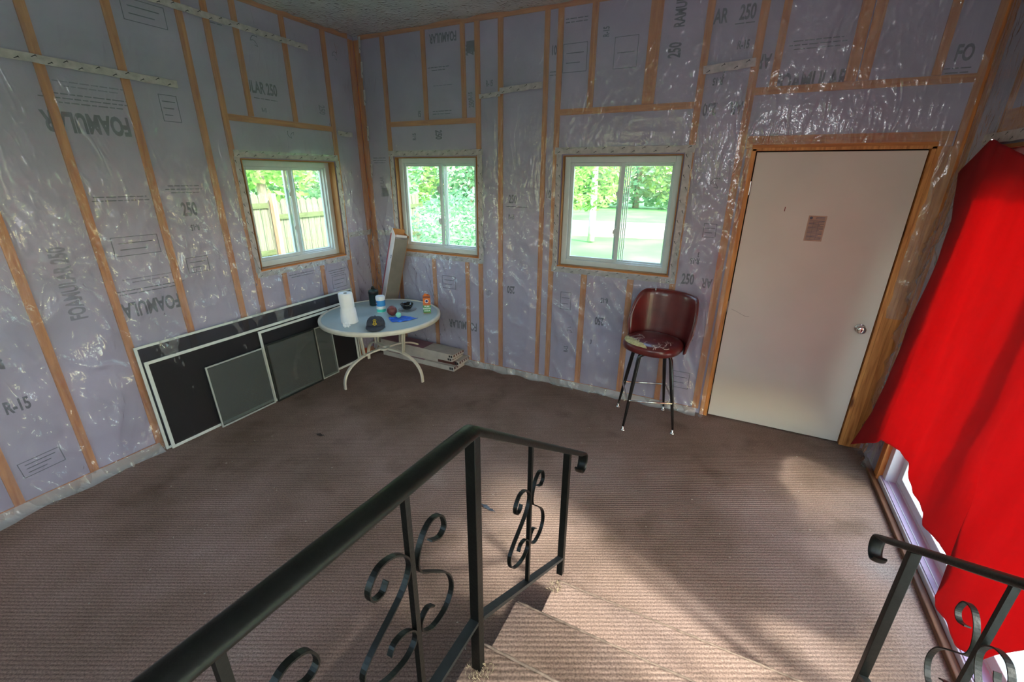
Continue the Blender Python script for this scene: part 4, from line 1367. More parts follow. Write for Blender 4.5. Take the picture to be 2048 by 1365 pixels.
build(MB().add([(-0.03, -0.018, 0.165), (0.012, -0.018, 0.165), (0.0, 0.004, 0.184), (-0.02, 0.006, 0.186)], [(0, 1, 2, 3)]).add([(0.03, 0.018, 0.165), (-0.03, 0.018, 0.165), (-0.02, 0.006, 0.182), (0.01, 0.006, 0.180)], [(0, 1, 2, 3)]), 'open_flap', M['orange'], sb)
lg = MB().lathe([(0.017, 0), (0.017, 0.0006)], 24, M_=Matrix.Translation((0, -0.0212, 0.118)) @ Matrix.Rotation(pi / 2, 4, 'X'))
lgo = build(lg, 'round_badge', M['white'], sb)
lg = MB().lathe([(0.012, 0), (0.012, 0.0005)], 24, M_=Matrix.Translation((0, -0.0219, 0.118)) @ Matrix.Rotation(pi / 2, 4, 'X'))
build(lg, 'badge_centre', M['navy'], sb)
text('ARM & HAMMER', 0.0085, Matrix.Translation((0, -0.0221, 0.092)) @ Matrix.Rotation(pi / 2, 4, 'X'), M['navy'], sb, 'lettering', 0.03)
for k, s_ in enumerate(('PURE', 'BAKING', 'SODA')):
    text(s_, 0.020, Matrix.Translation((0, -0.0222, 0.066 - k * 0.021)) @ Matrix.Rotation(pi / 2, 4, 'X'), M['whitetxt'], sb, 'lettering', 0.03)
# --- baseball cap
M['cap'] = mat('charcoal_cotton', srgb(58, 60, 68), 0.9, noise_amt=0.15, nscale=60, bump=0.1, bscale=300)
M['yellow'] = mat('yellow_embroidery', srgb(222, 196, 40), 0.7)
cp = thing('baseball_cap', (0.812, -0.918, TT), 'charcoal baseball cap with a yellow embroidered badge at the front of the table', 'cap', rz=radians(38))
cr = MB()
n, m_ = 40, 12
vs = []
for j in range(m_ + 1):
    ph = j / m_ * pi / 2
    for k in range(n):
        a = 2 * pi * k / n
        rr = cos(ph) ** 0.72
        x, y = 0.078 * rr * cos(a), 0.092 * rr * sin(a)
        z = 0.012 + 0.078 * sin(ph) * (1 + 0.04 * -sin(a))
        back = max(0, sin(a))
        if back > 0.55:
            z *= 1 - 0.22 * (back - 0.55)
        vs.append((x, y, z))
fs = [(i * n + k, i * n + (k + 1) % n, (i + 1) * n + (k + 1) % n, (i + 1) * n + k) for i in range(m_) for k in range(n)]
cr.add(vs, fs)
o = build(cr, 'crown', M['cap'], cp, smooth=True)
so = o.modifiers.new('t', 'SOLIDIFY'); so.thickness = 0.002
vi = MB()
n1, n2 = 24, 8
vs = []
for j in range(n2 + 1):
    q = j / n2
    for k in range(n1 + 1):
        a = pi * (1.09 + 0.82 * k / n1)
        x = 0.078 * cos(a) * (1 + 0.03 * q)
        y = 0.092 * sin(a) - 0.082 * q * (max(0, -sin(a)) ** 0.6)
        z = 0.014 + 0.012 * (1 - (x / 0.078) ** 2) * (1 - 0.4 * q) - 0.010 * q
        vs.append((x, y, max(0.002, z)))
fs = [(j * (n1 + 1) + k, j * (n1 + 1) + k + 1, (j + 1) * (n1 + 1) + k + 1, (j + 1) * (n1 + 1) + k) for j in range(n2) for k in range(n1)]
vi.add(vs, fs)
o = build(vi, 'visor', M['cap'], cp, smooth=True)
so = o.modifiers.new('t', 'SOLIDIFY'); so.thickness = 0.003; so.offset = 1
build(MB().lathe([(0.006, 0), (0.005, 0.004), (0.001, 0.005)], 12, (0, 0, 0.090)), 'button', M['cap'], cp, smooth=True)
# badge: a B-shaped hook monogram over two small wings
def on_cap(u, v):
    a = -pi / 2 + u / 0.085
    ph = v
    rr = cos(ph) ** 0.72
    return Vector((0.081 * rr * cos(a), 0.095 * rr * sin(a), 0.012 + 0.081 * sin(ph) * (1 - 0.04 * sin(a))))
bd = MB()
th = [k / 30 * 2 * pi for k in range(31)]
bd.tube([on_cap(0.0075 * cos(t_), 0.74 + 0.085 * sin(t_)) for t_ in th], 0.0018, n=5)
bd.tube([on_cap(0.0095 * cos(t_), 0.55 + 0.10 * sin(t_)) for t_ in th], 0.0018, n=5)
bd.tube([on_cap(0.018 * cos(t_), 0.78 + 0.16 * sin(t_)) for t_ in [k / 20 * pi for k in range(21)]], 0.0014, n=5)
bd.tube([on_cap(-0.020 + 0.040 * k / 10, 0.36 + 0.05 * cos(k / 10 * 2 * pi)) for k in range(11)], 0.0024, n=5)
bd.tube([on_cap(-0.014, 0.9 - 0.2), on_cap(-0.004, 0.62), on_cap(-0.018, 0.42)], 0.0014, n=5)
bd.tube([on_cap(0.014, 0.7), on_cap(0.006, 0.62), on_cap(0.018, 0.42)], 0.0014, n=5)
build(bd, 'embroidered_badge', M['yellow'], cp, label='yellow embroidered monogram')

# ------------------------------------------------------------------ leaning carton in the corner
M['kraft'] = mat('kraft_inside', srgb(176, 116, 66), 0.85)
M['cwhite'] = mat('white_carton_face', srgb(206, 196, 198), 0.6, noise_amt=0.05)
M['cpink'] = mat('dusty_red_stripe', srgb(164, 74, 86), 0.6)
M['ctaupe'] = mat('taupe_carton_face', srgb(124, 116, 106), 0.6, noise_amt=0.06)
def long_carton(root, L, a, b, cw=(0, 1), open_top=True, t=0.004):
    pass
bc = Vector((0.120, -0.262, 0.0))      # near corner edge, foot
tc = Vector((0.455, -0.168, 1.300))    # near corner edge, top
ax = (tc - bc).normalized()
e1 = Vector((0.895, -0.446, 0))        # along the white face towards the near corner
e1 = (e1 - ax * e1.dot(ax)).normalized()
e2 = ax.cross(e1).normalized()         # along the taupe face, away from the camera
if e2.y < 0: e2 = -e2
Lc = (tc - bc).length
ct = thing('flooring_carton', bc, 'long open flooring carton leaning upright in the corner beside the window', 'carton')
CA, CB = 0.115, 0.145
Mc = Matrix(((e1.x, e2.x, ax.x, 0), (e1.y, e2.y, ax.y, 0), (e1.z, e2.z, ax.z, 0), (0, 0, 0, 1))) @ Matrix.Translation((-CA / 2, CB / 2, 0))
def cbx(x0, x1, y0_, y1_, z0_, z1_):
    return MB().box(x0, x1, y0_, y1_, z0_, z1_, M_=Mc)
zlo = 0.05
ws = cbx(-CA / 2, CA / 2, -CB / 2, -CB / 2 + 0.004, zlo, Lc)
for k_ in (4, 7):      # torn end: the white side runs higher at its far edge
    ws.v[k_] = tuple(Vector(ws.v[k_]) + ax * 0.055)
build(ws, 'white_side', M['cwhite'], ct)
build(cbx(CA / 2 - 0.004, CA / 2, -CB / 2 + 0.004, CB / 2 - 0.004, zlo, Lc - 0.01), 'taupe_side', M['ctaupe'], ct)
build(cbx(-CA / 2, -CA / 2 + 0.004, -CB / 2 + 0.004, CB / 2 - 0.004, zlo, Lc + 0.045), 'back_side', M['kraft'], ct)
build(cbx(-CA / 2, CA / 2, CB / 2 - 0.004, CB / 2, zlo, Lc + 0.01), 'end_side', M['kraft'], ct)
build(cbx(-CA / 2 + 0.004, CA / 2 - 0.004, -CB / 2 + 0.004, CB / 2 - 0.004, zlo, zlo + 0.004), 'bottom', M['kraft'], ct)
build(cbx(-CA / 2, -CA / 2 + 0.026, -CB / 2 - 0.0006, -CB / 2 + 0.0002, zlo, Lc), 'red_stripe', M['cpink'], ct)
build(cbx(CA / 2 - 0.004, CA / 2 + 0.0, -CB / 2 + 0.01, CB / 2 - 0.02, Lc - 0.03, Lc + 0.012), 'torn_flap', M['cwhite'], ct)
for zz in (Lc - 0.22, Lc - 0.68):
    fl = MB()
    for k in range(5):
        a = k * 2 * pi / 5
        fl.lathe([(0.006, 0), (0.006, 0.0008)], 8, M_=Mc @ Matrix.Translation((CA / 2 - 0.016 + 0.008 * cos(a), -CB / 2 - 0.0004, zz + 0.014 * sin(a))) @ Matrix.Rotation(pi / 2, 4, 'X'))
    build(fl, 'printed_emblem', M['ink'], ct, kind='stuff')
pm_ = MB()
for k in range(6):
    pm_.box(CA / 2 + 0.0001, CA / 2 + 0.0006, -CB / 2 + 0.03, CB / 2 - 0.03 - 0.01 * (k % 3), Lc - 0.70 - 0.022 * k, Lc - 0.692 - 0.022 * k, M_=Mc)
build(pm_, 'fine_print', M['scratch'], ct)

# ------------------------------------------------------------------ cartons stacked on the floor
M['cpurple'] = mat('mauve_carton_top', srgb(140, 100, 112), 0.6, noise_amt=0.12, nscale=6)
M['cgrey'] = mat('grey_carton', srgb(188, 180, 172), 0.7, noise_amt=0.08)
M['cdark'] = mat('maroon_carton_band', srgb(84, 44, 40), 0.6)
def floor_carton(x0, x1, y0_, y1_, z0_, h, rz, label, topc, band):
    cx_, cy_ = (x0 + x1) / 2, (y0_ + y1_) / 2
    t = thing('flooring_carton', (cx_, cy_, z0_), label, 'carton', rz=radians(rz), group='flooring cartons stacked flat under the table')
    L_, w_ = x1 - x0, y1_ - y0_
    build(MB().box(-L_ / 2, L_ / 2, -w_ / 2, w_ / 2, 0, h), 'box_body', M['cgrey'], t, bevel=0.002)
    build(MB().box(-L_ / 2 + 0.002, L_ / 2 - 0.38, -w_ / 2 + 0.002, w_ / 2 - 0.002, h - 0.001, h + 0.0008), 'printed_top', M[topc], t)
    if band:
        build(MB().box(L_ / 2 - 0.26, L_ / 2 - 0.03, -w_ / 2 - 0.0008, -w_ / 2 + 0.001, 0.004, h - 0.004), 'printed_band', M['cdark'], t)
    build(MB().box(L_ / 2 - 0.001, L_ / 2 + 0.0008, -w_ / 2 + 0.004, w_ / 2 - 0.004, h * 0.45, h - 0.004), 'end_label', M['cdark'], t)
    mm = MB()
    for k in range(4):
        yy = -w_ / 2 + 0.03 + k * w_ / 5
        mm.box(L_ / 2 + 0.0008, L_ / 2 + 0.0014, yy, yy + 0.016, h * 0.52, h * 0.84)
    build(mm, 'end_lettering', M['cwhite'], t, kind='stuff')
    mm = MB()
    for k in range(2):
        mm.box(L_ / 2 - 0.03 - 0.024 * k, L_ / 2 - 0.012 - 0.024 * k, -w_ / 2 - 0.0012, -w_ / 2, h * 0.25, h * 0.75)
    build(mm, 'handling_symbol', M['ink_dark'], t, kind='stuff')
floor_carton(0.20, 1.145, -0.235, -0.045, 0.0, 0.052, -1.5, 'bottom flooring carton of the stack lying under the table', 'cpurple', False)
floor_carton(0.22, 1.185, -0.215, -0.030, 0.0535, 0.052, 0.5, 'second flooring carton from the floor, maroon band on its side', 'cpurple', True)
floor_carton(0.17, 1.135, -0.250, -0.062, 0.1070, 0.045, -1.0, 'third flooring carton from the floor in the stack', 'cpurple', False)
floor_carton(0.20, 1.165, -0.262, -0.078, 0.1535, 0.042, -2.0, 'topmost flooring carton of the stack, mauve top with bare grey end', 'cpurple', False)
M['ballorange'] = mat('orange_rubber', srgb(196, 84, 40), 0.6, noise_amt=0.15)
ball('orange_ball', 0.050, (0.075, -0.350, 0.0), M['ballorange'], 'orange ball on the floor behind the left table leg', 'ball')

# ------------------------------------------------------------------ bar stool
M['vinylred'] = None
def stool_vinyl():
    t = NT('maroon_vinyl')
    p = t.n('BsdfPrincipled', i_Roughness=0.32)
    p.inputs['Coat Weight'].default_value = 0.25
    n1 = t.n('TexNoise', i_Scale=9.0, i_Detail=4.0)
    t.l(t.pos(), n1.inputs['Vector'])
    t.l(t.ramp(n1.outputs['Fac'], [(0.3, srgb(84, 28, 28)), (0.7, srgb(108, 40, 38))]), p.inputs['Base Color'])
    n2 = t.n('TexNoise', i_Scale=160.0, i_Detail=3.0)
    t.l(t.pos(), n2.inputs['Vector'])
    bp = t.n('Bump', i_Strength=0.12, i_Distance=0.004)
    t.l(n2.outputs['Fac'], bp.inputs['Height'])
    t.l(bp.outputs[0], p.inputs['Normal'])
    t.l(p.outputs[0], t.out.inputs[0])
    return t.m
M['vinylred'] = stool_vinyl()
M['foamy'] = mat('exposed_foam', srgb(206, 192, 138), 0.95, noise_amt=0.15, nscale=50, bump=0.4, bscale=120)
M['crack'] = mat('crack_fabric', srgb(214, 190, 176), 0.9)
M['legblack'] = mat('black_tube', srgb(22, 22, 24), 0.2, spec=0.7)
stl = thing('bar_stool', (3.04, -0.31, 0), 'worn maroon vinyl bar stool with torn seat and black legs under the right window', 'stool')
SZ = 0.635     # seat underside
Rs = 0.212
# legs as two hairpin tubes: fixed base, rotated about 19 degrees
ba = radians(19)
def brot(x, y, a):
    return (x * cos(a) - y * sin(a), x * sin(a) + y * cos(a))
for sx, sy in ((-1, -1), (1, -1), (1, 1), (-1, 1)):
    top = brot(sx * 0.075, sy * 0.11, ba)
    kn_ = brot(sx * 0.118, sy * 0.118, ba)
    ft = brot(sx * 0.188, sy * 0.188, ba)
    pts = [Vector((top[0] * 0.25, top[1], SZ - 0.012)), Vector((top[0], top[1], SZ - 0.014))]
    k1 = Vector((kn_[0], kn_[1], SZ - 0.055))
    pts += [Vector((kn_[0] * 0.93, kn_[1] * 0.98, SZ - 0.028)), k1]
    f = Vector((ft[0], ft[1], 0.035))
    for k in range(1, 9):
        pts.append(k1.lerp(f, k / 8))
    rs = [0.015, 0.015, 0.015, 0.015] + [0.015 - 0.0065 * max(0, (k - 3) / 5) for k in range(1, 9)]
    lg = build(MB().tube(pts, rs, n=14), 'leg', M['legblack'], stl, smooth=True)
    d = (f - k1).normalized()
    build(MB().lathe([(0.017, 0.0), (0.018, 0.005), (0.009, 0.010), (0.006, 0.014), (0.006, 0.040)], 16, (ft[0] * 1.0, ft[1] * 1.0, 0.0)), 'glide_foot', M['chrome'], lg, smooth=True)
fr_ = []
for sx, sy in ((-1, -1), (1, -1), (1, 1), (-1, 1)):
    q = 0.118 + (0.188 - 0.118) * (SZ - 0.055 - 0.25) / (SZ - 0.09)
    fr_.append(brot(sx * (q + 0.013), sy * (q + 0.013), ba))
cs = MB()
loop = []
for k in range(4):
    a, b = Vector(fr_[k] + (0.25,)), Vector(fr_[(k + 1) % 4] + (0.25,))
    dd = (b - a).normalized()
    loop += [a + dd * 0.02, a.lerp(b, 0.5), b - dd * 0.02]
loop.append(loop[0])
cs.tube(loop, 0.0075, n=10)
build(cs, 'foot_rail', M['chrome'], stl, smooth=True)
build(MB().lathe([(0.09, SZ - 0.012), (0.09, SZ - 0.004), (0.05, SZ - 0.002)], 24), 'swivel_plate', M['legblack'], stl)
# seat, facing slightly left of the camera; local -y = front
sr = radians(-16)
Ms = Matrix.Translation((0, -0.02, 0)) @ Matrix.Rotation(sr, 4, 'Z')
def seat_r(a):   # superellipse-like outline, flatter front
    c_, s_ = cos(a), sin(a)
    n_ = 2.5
    return 1.0 / ((abs(c_) / 1.0) ** n_ + (abs(s_) / 0.96) ** n_) ** (1 / n_)
prof = [(0.10, 0.0), (0.185, 0.0), (0.205, 0.006), (0.212, 0.022), (0.213, 0.045), (0.206, 0.062), (0.185, 0.076), (0.14, 0.084), (0.07, 0.088), (0.001, 0.089)]
mb = MB()
n = 56
vs = []
for r, z in prof:
    for k in range(n):
        a = 2 * pi * k / n
        rr = r * seat_r(a)
        vs.append(Ms @ Vector((rr * cos(a), rr * sin(a), SZ + z)))
fs = [(i * n + k, i * n + (k + 1) % n, (i + 1) * n + (k + 1) % n, (i + 1) * n + k) for i in range(len(prof) - 1) for k in range(n)] + [tuple(range(n))[::-1]]
mb.add(vs, fs)
seat = build(mb, 'seat', M['vinylred'], stl, smooth=True)
def seat_surf(x, y):
    r = math.hypot(x, y)
    a = math.atan2(y, x)
    r /= seat_r(a)
    P_ = [(0.0, 0.089), (0.07, 0.088), (0.14, 0.084), (0.185, 0.076), (0.206, 0.062), (0.213, 0.045), (0.2135, 0.03)]
    for (r0, z0_), (r1, z1_) in zip(P_, P_[1:]):
        if r <= r1:
            f = (r - r0) / (r1 - r0)
            return z0_ + (z1_ - z0_) * f
    return 0.03
# torn patch of foam along the front edge (left-front)
tp = MB()
nA, nB = 60, 7
vs = []
for i in range(nA + 1):
    s = i / nA
    a = radians(194 + 88 * s)
    w_ = 0.060 * sin(pi * min(1, max(0, s))) ** 0.7 * (1 + 0.35 * noise.noise(Vector((s * 14, 0, 2))) + 0.18 * noise.noise(Vector((s * 45, 0, 2))))
    rout = 0.205 * seat_r(a)
    for j in range(nB + 1):
        rr = rout - w_ * j / nB
        x, y = rr * cos(a), rr * sin(a)
        lift = 0.0022 + 0.0015 * sin(pi * j / nB)
        vs.append(Ms @ Vector((x, y, SZ + seat_surf(x, y) + lift)))
fs = [(i * (nB + 1) + j, i * (nB + 1) + j + 1, (i + 1) * (nB + 1) + j + 1, (i + 1) * (nB + 1) + j) for i in range(nA) for j in range(nB)]
tp.add(vs, fs)
build(tp, 'exposed_foam', M['foamy'], seat, smooth=True)
ck = MB()
def crack(x, y, ang, L, w=0.0030, depth=0):
    pts = []
    cx_, cy_, a = x, y, ang
    nst = int(L / 0.008)
    for k in range(nst):
        if math.hypot(cx_, cy_) / seat_r(math.atan2(cy_, cx_)) > 0.208:
            break
        pts.append((cx_, cy_))
        a += random.uniform(-0.6, 0.6)
        cx_ += 0.008 * cos(a)
        cy_ += 0.008 * sin(a)
        if depth < 2 and random.random() < 0.20:
            crack(cx_, cy_, a + random.choice((-1, 1)) * random.uniform(0.7, 1.2), L * 0.5, w * 0.75, depth + 1)
    for k in range(len(pts) - 1):
        p, q = Vector(pts[k] + (0,)), Vector(pts[k + 1] + (0,))
        d = (q - p).normalized()
        nn = Vector((-d.y, d.x, 0)) * w * (1 - 0.5 * k / max(1, len(pts)))
        quad = []
        for c_ in (p + nn, q + nn, q - nn, p - nn):
            quad.append(Ms @ Vector((c_.x, c_.y, SZ + seat_surf(c_.x, c_.y) + 0.0016)))
        ck.add(quad, [(0, 1, 2, 3)])
random.seed(12)
for x, y, a, L in ((0.05, -0.15, 0.4, 0.10), (0.06, -0.16, 1.2, 0.09), (0.10, -0.13, 0.1, 0.10), (0.13, -0.10, 1.5, 0.09), (0.09, -0.165, 0.8, 0.07), (-0.12, -0.13, 1.7, 0.09), (-0.15, -0.09, 1.0, 0.12), (-0.14, -0.10, 0.2, 0.08),
                   (-0.10, -0.13, 1.1, 0.07), (0.02, -0.05, 0.8, 0.03), (0.16, -0.06, 2.2, 0.07), (0.0, -0.145, 1.5, 0.05), (-0.05, -0.145, 1.3, 0.04)):
    crack(x, y, a, L)
build(ck, 'seat_cracks', M['crack'], seat, kind='stuff')
# wrap-around back
def back_pt(u, v, off):
    """u -1..1 around, v 0..1 up"""
    a = pi / 2 - u * radians(80)
    flare = 0.035 * v
    rr = (0.213 + off + flare) * (seat_r(a) ** 0.5)
    top = 0.395 * (1 - 0.0 * u * u)
    edge = abs(u)
    hmax = 0.40 * (1 - max(0, (edge - 0.55) / 0.45) ** 2.2 * 0.62) if edge > 0.55 else 0.40
    x, y = rr * cos(a) * (1 + 0.0 * v), rr * sin(a) + 0.02 * v
    return Vector((x, y, SZ + 0.0 + hmax * v))
nu, nv = 44, 16
bk = MB()
vs = []
for side, off in ((0, 0.004), (1, 0.026)):
    for j in range(nv + 1):
        for i in range(nu + 1):
            u = -1 + 2 * i / nu
            v = j / nv
            pinch = 0.011 * max(0, (abs(u) - 0.92) / 0.08) ** 2 + 0.009 * max(0, (v - 0.93) / 0.07) ** 2
            o_ = off + (pinch if side == 0 else -pinch)
            vs.append(Ms @ back_pt(u, v, o_))
K = (nv + 1) * (nu + 1)
idx = lambda s, j, i: s * K + j * (nu + 1) + i
fs = []
for s in (0, 1):
    for j in range(nv):
        for i in range(nu):
            fs.append((idx(s, j, i), idx(s, j, i + 1), idx(s, j + 1, i + 1), idx(s, j + 1, i)))
for i in range(nu):
    fs.append((idx(0, nv, i), idx(0, nv, i + 1), idx(1, nv, i + 1), idx(1, nv, i)))
    fs.append((idx(0, 0, i), idx(1, 0, i), idx(1, 0, i + 1), idx(0, 0, i + 1)))
for j in range(nv):
    fs.append((idx(0, j, 0), idx(0, j + 1, 0), idx(1, j + 1, 0), idx(1, j, 0)))
    fs.append((idx(0, j, nu), idx(1, j, nu), idx(1, j + 1, nu), idx(0, j + 1, nu)))
bk.add(vs, fs)
back = build(bk, 'backrest', M['vinylred'], stl, smooth=True)
pts = [Ms @ back_pt(-1, v / 10, 0.015) for v in range(0, 11)]
pts += [Ms @ back_pt(-1 + 2 * i / 60, 1, 0.015) for i in range(1, 60)]
pts += [Ms @ back_pt(1, 1 - v / 10, 0.015) for v in range(0, 11)]
build(MB().tube(pts, 0.0055, n=8), 'piping', M['vinylred'], back, smooth=True)
M['worn'] = mat('worn_edge_fabric', srgb(170, 150, 140), 0.9)
wn_ = MB()
for a_, b_ in ((10, 12), (66, 74), (30, 31)):
    if b_ < len(pts):
        wn_.tube([p + (p - Vector((0, 0, SZ + 0.2))).normalized() * 0.002 for p in pts[a_:b_ + 1]], 0.0042, n=6)
build(wn_, 'worn_spot', M['worn'], back, kind='stuff')

# ------------------------------------------------------------------ litter on the carpet
M['leaf'] = mat('dry_leaf', srgb(52, 40, 34), 0.9)
M['bluescrap'] = mat('blue_grey_scrap', srgb(60, 70, 84), 0.8)
def scrap(name, x, y, L, w_, rz, m, label, cat):
    mb = MB()
    vs, n = [], 8
    for k in range(n + 1):
        q = k / n
        ww = w_ * sin(pi * min(0.97, max(0.06, q))) * (1 + 0.3 * sin(k * 2.4))
        zz = 0.004 + 0.006 * abs(sin(q * 5))
        vs += [(L * (q - 0.5), ww / 2, zz), (L * (q - 0.5), -ww / 2, zz + 0.003)]
    mb.add(vs, [(2 * k, 2 * k + 1, 2 * k + 3, 2 * k + 2) for k in range(n)])
    o = build(mb, name, m, label=label, category=cat)
    so = o.modifiers.new('t', 'SOLIDIFY'); so.thickness = 0.001; so.offset = 1
    o.location = (x, y, 0)
    o.rotation_euler = (0, 0, rz)
scrap('paper_scrap', 2.408, -1.797, 0.13, 0.024, radians(-12), M['bluescrap'], 'thin blue-grey scrap lying on the carpet behind the middle railing post', 'scrap')
scrap('dry_leaf', 0.889, -1.695, 0.09, 0.03, radians(5), M['leaf'], 'small dark dry leaf on the carpet in front of the leaning screens', 'leaf')
M['lint'] = mat('pale_crumbs', srgb(176, 168, 154), 0.9)
lt = MB()
for k in range(150):
    x, y = random.uniform(0.5, 4.4), random.uniform(-3.2, -0.3)
    if SX0 - 0.1 < x and y < -2.1:
        continue
    s = random.uniform(0.0008, 0.0024)
    a = random.uniform(0, pi)
    lt.box(-s * 1.8, s * 1.8, -s * 0.6, s * 0.6, 0.002, 0.002 + s, M_=Matrix.Translation((x, y, 0)) @ Matrix.Rotation(a, 4, 'Z'))
build(lt, 'carpet_lint', M['lint'], kind='stuff', label='scattered pale crumbs and lint on the brown carpet', category='lint')

# ------------------------------------------------------------------ outdoors
def grass_mat():
    t = NT('sunlit_grass')
    p = t.n('BsdfPrincipled', i_Roughness=0.9)
    n1 = t.n('TexNoise', i_Scale=0.6, i_Detail=8.0)
    t.l(t.pos(), n1.inputs['Vector'])
    t.l(t.ramp(n1.outputs['Fac'], [(0.3, srgb(76, 134, 66)), (0.5, srgb(92, 150, 78)), (0.7, srgb(112, 160, 90))]), p.inputs['Base Color'])
    t.l(p.outputs[0], t.out.inputs[0])
    return t.m
M['grass'] = grass_mat()
M['gravel'] = mat('pale_gravel', srgb(186, 172, 154), 0.9, nscale=6)
M['concrete'] = mat('pale_concrete', srgb(196, 204, 196), 0.85, noise_amt=0.06, nscale=2)
GZ = -0.32
mb = MB()
n = 48
vs = []
for j in range(n + 1):
    for i in range(n + 1):
        x = -60 + 120 * i / n
        y = -50 + 120 * j / n
        z = GZ + (0.25 * noise.noise(Vector((x * 0.06, y * 0.06, 0))) if math.hypot(x - 2.3, y + 2.3) > 12 else 0)
        vs.append((x, y, z))
fs = [(j * (n + 1) + i, j * (n + 1) + i + 1, (j + 1) * (n + 1) + i + 1, (j + 1) * (n + 1) + i) for j in range(n) for i in range(n)]
build(MB().add(vs, fs), 'lawn', M['grass'], smooth=True, kind='structure')
# driveway crossing the lawn
mb = MB()
vs = []
for k in range(31):
    x = -26 + 52 * k / 30
    yc = 15.5 + 1.2 * sin(x * 0.12)
    vs += [(x, yc - 1.3, GZ + 0.30), (x, yc + 1.5, GZ + 0.30), (x, yc - 1.6, GZ - 0.3), (x, yc + 1.8, GZ - 0.3)]
fs = []
for k in range(30):
    a, b = 4 * k, 4 * k + 4
    fs += [(a, b, b + 1, a + 1), (a + 2, b + 2, b, a), (a + 1, b + 1, b + 3, a + 3)]
build(MB().add(vs, fs), 'driveway', M['gravel'], kind='structure')
build(MB().box(W + 0.16, 7.6, -5.2, 0.3, GZ - 0.05, -0.06), 'patio_slab', M['concrete'], kind='structure', bevel=0.02)
M['neutral_ground'] = mat('neutral_ground_grey', srgb(120, 116, 110), 0.9, nscale=3)
build(MB().box(-8.0, 9.0, -22.0, -5.3, GZ - 0.10, GZ + 0.06), 'unseen_neutral_ground', M['neutral_ground'], kind='structure', bevel=0.02)  # grey ground added out of view so less green bounces onto the back wall

# crumpled white thing and dark wood beyond the threshold
M['weathered'] = wood('weathered_picket', srgb(82, 82, 68), srgb(128, 126, 108), 2)
M['redpost'] = wood('cedar_post', srgb(156, 112, 86), srgb(188, 144, 118), 2)
M['algae'] = wood('mossy_rail', srgb(66, 76, 42), srgb(98, 104, 70), 1)
FX = -4.5
fen = thing('picket_fence', (FX, 2.5, GZ), 'weathered wooden dog-eared picket fence outside the left window', 'fence')
def picket(y, top):
    w_ = 0.135
    mb = MB()
    o2 = [(-w_ / 2, 0), (w_ / 2, 0), (w_ / 2, top - 0.05), (w_ / 2 - 0.035, top - 0.012), (w_ * 0.18, top), (-w_ * 0.18, top), (-w_ / 2 + 0.035, top - 0.012), (-w_ / 2, top - 0.05)]
    vs = [(0.0, a, b) for a, b in o2] + [(0.018, a, b) for a, b in o2]
    m2 = len(o2)
    mb.add(vs, [tuple(range(m2))[::-1], tuple(range(m2, 2 * m2))] + [(k, (k + 1) % m2, m2 + (k + 1) % m2, m2 + k) for k in range(m2)])
    return mb
pkA = picket(0, 1.84).mesh('picket', M['weathered'])
pkB = picket(0, 1.70).mesh('picket', M['weathered'])
k = 0
y = -3.2
while y < 6.6:
    o = link('picket', pkA if y < 2.06 else pkB, fen)
    o.location = (random.uniform(-0.003, 0.003), y - 2.5 + random.uniform(-0.004, 0.004), random.uniform(-0.02, 0.02) + 0.02)
    y += 0.147
for z_, a, b in ((1.58, -3.3, 2.03), (0.72, -3.3, 2.03), (1.36, 2.17, 6.7), (0.62, 2.17, 6.7)):
    build(MB().box(0.020, 0.058, a - 2.5, b - 2.5, z_, z_ + 0.09), 'rail', M['algae'], fen)
for y in (-0.4, 2.10, 4.5):
    build(MB().box(0.062, 0.152, y - 2.545, y - 2.455, 0, 1.84), 'fence_post', M['redpost'], fen)

# trees and bushes
M['bark'] = wood('bark', srgb(110, 96, 80), srgb(160, 148, 130), 2)
M['birch'] = mat('pale_bark', srgb(206, 196, 184), 0.8, noise_amt=0.2, nscale=6)
def leafm(name, c1, c2):
    t = NT(name)
    d = t.n('BsdfDiffuse')
    tr = t.n('BsdfTranslucent')
    n1 = t.n('TexNoise', i_Scale=1.4, i_Detail=3.0)
    t.l(t.pos(), n1.inputs['Vector'])
    c = t.ramp(n1.outputs['Fac'], [(0.35, c1), (0.65, c2)])
    t.l(c, d.inputs[0]); t.l(c, tr.inputs[0])
    m = t.n('MixShader'); m.inputs[0].default_value = 0.4
    t.l(d.outputs[0], m.inputs[1]); t.l(tr.outputs[0], m.inputs[2])
    t.l(m.outputs[0], t.out.inputs[0])
    return t.m
M['leafA'] = leafm('green_leaves', srgb(110, 156, 86), srgb(178, 208, 128))
M['leafB'] = leafm('yellow_green_leaves', srgb(160, 188, 94), srgb(220, 226, 150))
M['leafC'] = leafm('blue_green_leaves', srgb(98, 144, 110), srgb(160, 196, 156))
def foliage(blobs, count, size, seed):
    rnd = random.Random(seed)
    mb = MB()
    tot = sum(b[3] ** 2 for b in blobs)
    for (x, y, z, r, sq) in blobs:
        for _ in range(int(count * r * r / tot)):
            while True:
                d = Vector((rnd.uniform(-1, 1), rnd.uniform(-1, 1), rnd.uniform(-1, 1)))
                if 0.05 < d.length < 1: break
            d = d.normalized() * (d.length ** 0.4)
            p = Vector((x + d.x * r, y + d.y * r, z + d.z * r * sq))
            s = size * rnd.uniform(0.6, 1.3)
            a = Vector((rnd.uniform(-1, 1), rnd.uniform(-1, 1), rnd.uniform(-0.6, 0.6))).normalized()
            b = a.orthogonal().normalized()
            mb.add([p - a * s, p + b * s * 0.45, p + a * s, p - b * s * 0.45], [(0, 1, 2, 3)])
    return mb
